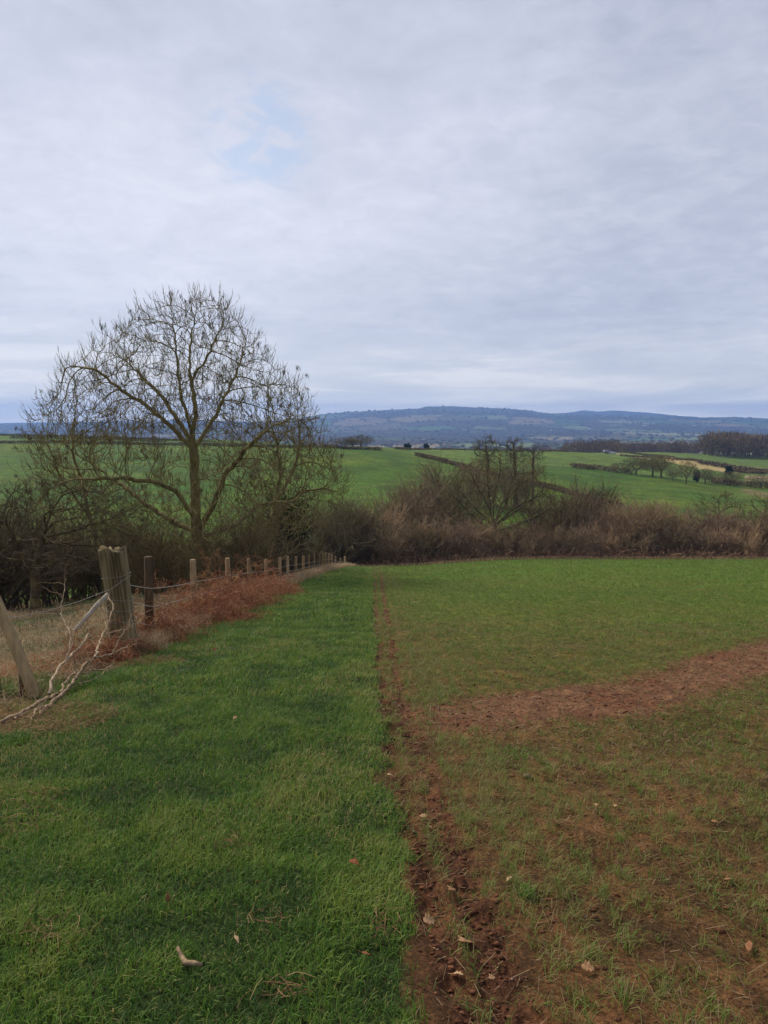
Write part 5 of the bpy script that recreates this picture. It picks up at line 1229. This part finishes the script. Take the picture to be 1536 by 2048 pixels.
def house(name, label, cat, px, py, y0, y1, size, rz, group=None, proto=[None]):
    p = gp(px, py, y0, y1)
    if proto[0] is None:
        o = empty(name, (0, 0, 0)); b = Buf(); boxv(b, (0, 0, -1), (2, 1, 1.75)); b.obj('wall', M_white, o)
        r = Buf(); boxv(r, (0, 0, .752), (2.1, 1.1, .45), .5, (1, .02)); r.obj('roof', M_roof, o)
        for xx in (-.55, .5):
            q = Buf(); boxv(q, (xx, -.505, .25), (.28, .03, .25)); q.obj('window', M_glass, o)
        proto[0] = o
    else: o = copy_tree(proto[0]); o.name = name
    o.location = p; o.scale = (size,) * 3; o.rotation_euler = (0, 0, rz); tag(o, label, cat, group)
house('farm_shed', 'small white shed by the ridge tree clump', 'shed', 770, 894.5, 250, 420, 1.1, .2)
hs = [(735, 842), (752, 850), (830, 826), (878, 832), (892, 830), (1000, 833), (1012, 836), (930, 860), (1105, 862), (1390, 852), (1410, 854), (1500, 862), (1180, 858), (1290, 852), (1470, 846), (800, 852)]
for k, (px, py) in enumerate(hs):
    house('farmhouse', 'tiny white farmhouse scattered on the distant hillside', 'house', px, py, 1200, 6950, 9, rng.uniform(-.6, .6), 'white farmhouses on the distant hills')
cp = gp(1224, 905, 220, 420); cr = empty('parked_car', tuple(cp), .3, label='tiny white car parked on the far field track', cat='car')
b = Buf(); boxv(b, (0, 0, .35), (4.2, 1.75, .65)); boxv(b, (-.2, 0, 1.002), (2.5, 1.6, .5), .5, (.72, .85)); b.obj('body', M_white, cr)
q = Buf(); boxv(q, (-.2, 0, 1.05), (2.46, 1.64, .34), .5, (.78, .9)); q.obj('window', M_glass, cr)
for xx in (-1.3, 1.3):
    for yy in (-.85, .85):
        th = np.linspace(0, 2 * np.pi, 16, endpoint=False); wv = Buf(); tubes(wv, [[(xx, yy - .1, .33), (xx, yy + .1, .33)]], [[.33, .33]], 16, .5, cap=True); wv.obj('wheel', M_tyre, cr)
tp = gp(1213, 905, 220, 420); tr2 = empty('livestock_trailer', tuple(tp), .2, label='small grey trailer beside the white car on the far field', cat='trailer')
M_grey = tint_mat('grey_metal', [(0, (.22, .22, .24)), (1, (.3, .3, .32))], rough=.6); b = Buf(); boxv(b, (0, 0, .5), (3.4, 1.8, 1.7), .5, (.96, .96)); b.obj('body', M_grey, tr2)
b = Buf(); tubes(b, [[(1.7, 0, .5), (2.6, 0, .45)]], [[.05, .05]], 6, .5); b.obj('hitch', M_grey, tr2)
for yy in (-.85, .85): wv = Buf(); tubes(wv, [[(0, yy - .1, .33), (0, yy + .1, .33)]], [[.33, .33]], 16, .5, cap=True); wv.obj('wheel', M_tyre, tr2)

# ------------------------------------------------------------------ haze
def haze_box():
    b = Buf(); x0, x1, y0, y1, z0, z1 = -10200, 10200, -10200, 10200, -420, 265
    V = [(x, y, z) for z in (z0, z1) for y in (y0, y1) for x in (x0, x1)]
    F = [(0, 2, 3, 1), (4, 5, 7, 6), (0, 1, 5, 4), (2, 6, 7, 3), (0, 4, 6, 2), (1, 3, 7, 5)]
    b.add(V, F)
    m, t, o = new_mat('haze')
    v = t.nodes.new('ShaderNodeVolumePrincipled'); v.inputs['Color'].default_value = (.28, .50, 1.0, 1)
    v.inputs['Density'].default_value = HAZE; v.inputs['Anisotropy'].default_value = 0.2
    t.links.new(v.outputs[0], o.inputs['Volume'])
    ob = b.obj('haze', m); tag(ob, 'thin blue haze hanging over the distant valley and hills', 'haze', kind='stuff')
HAZE = 1.85e-4
haze_box()
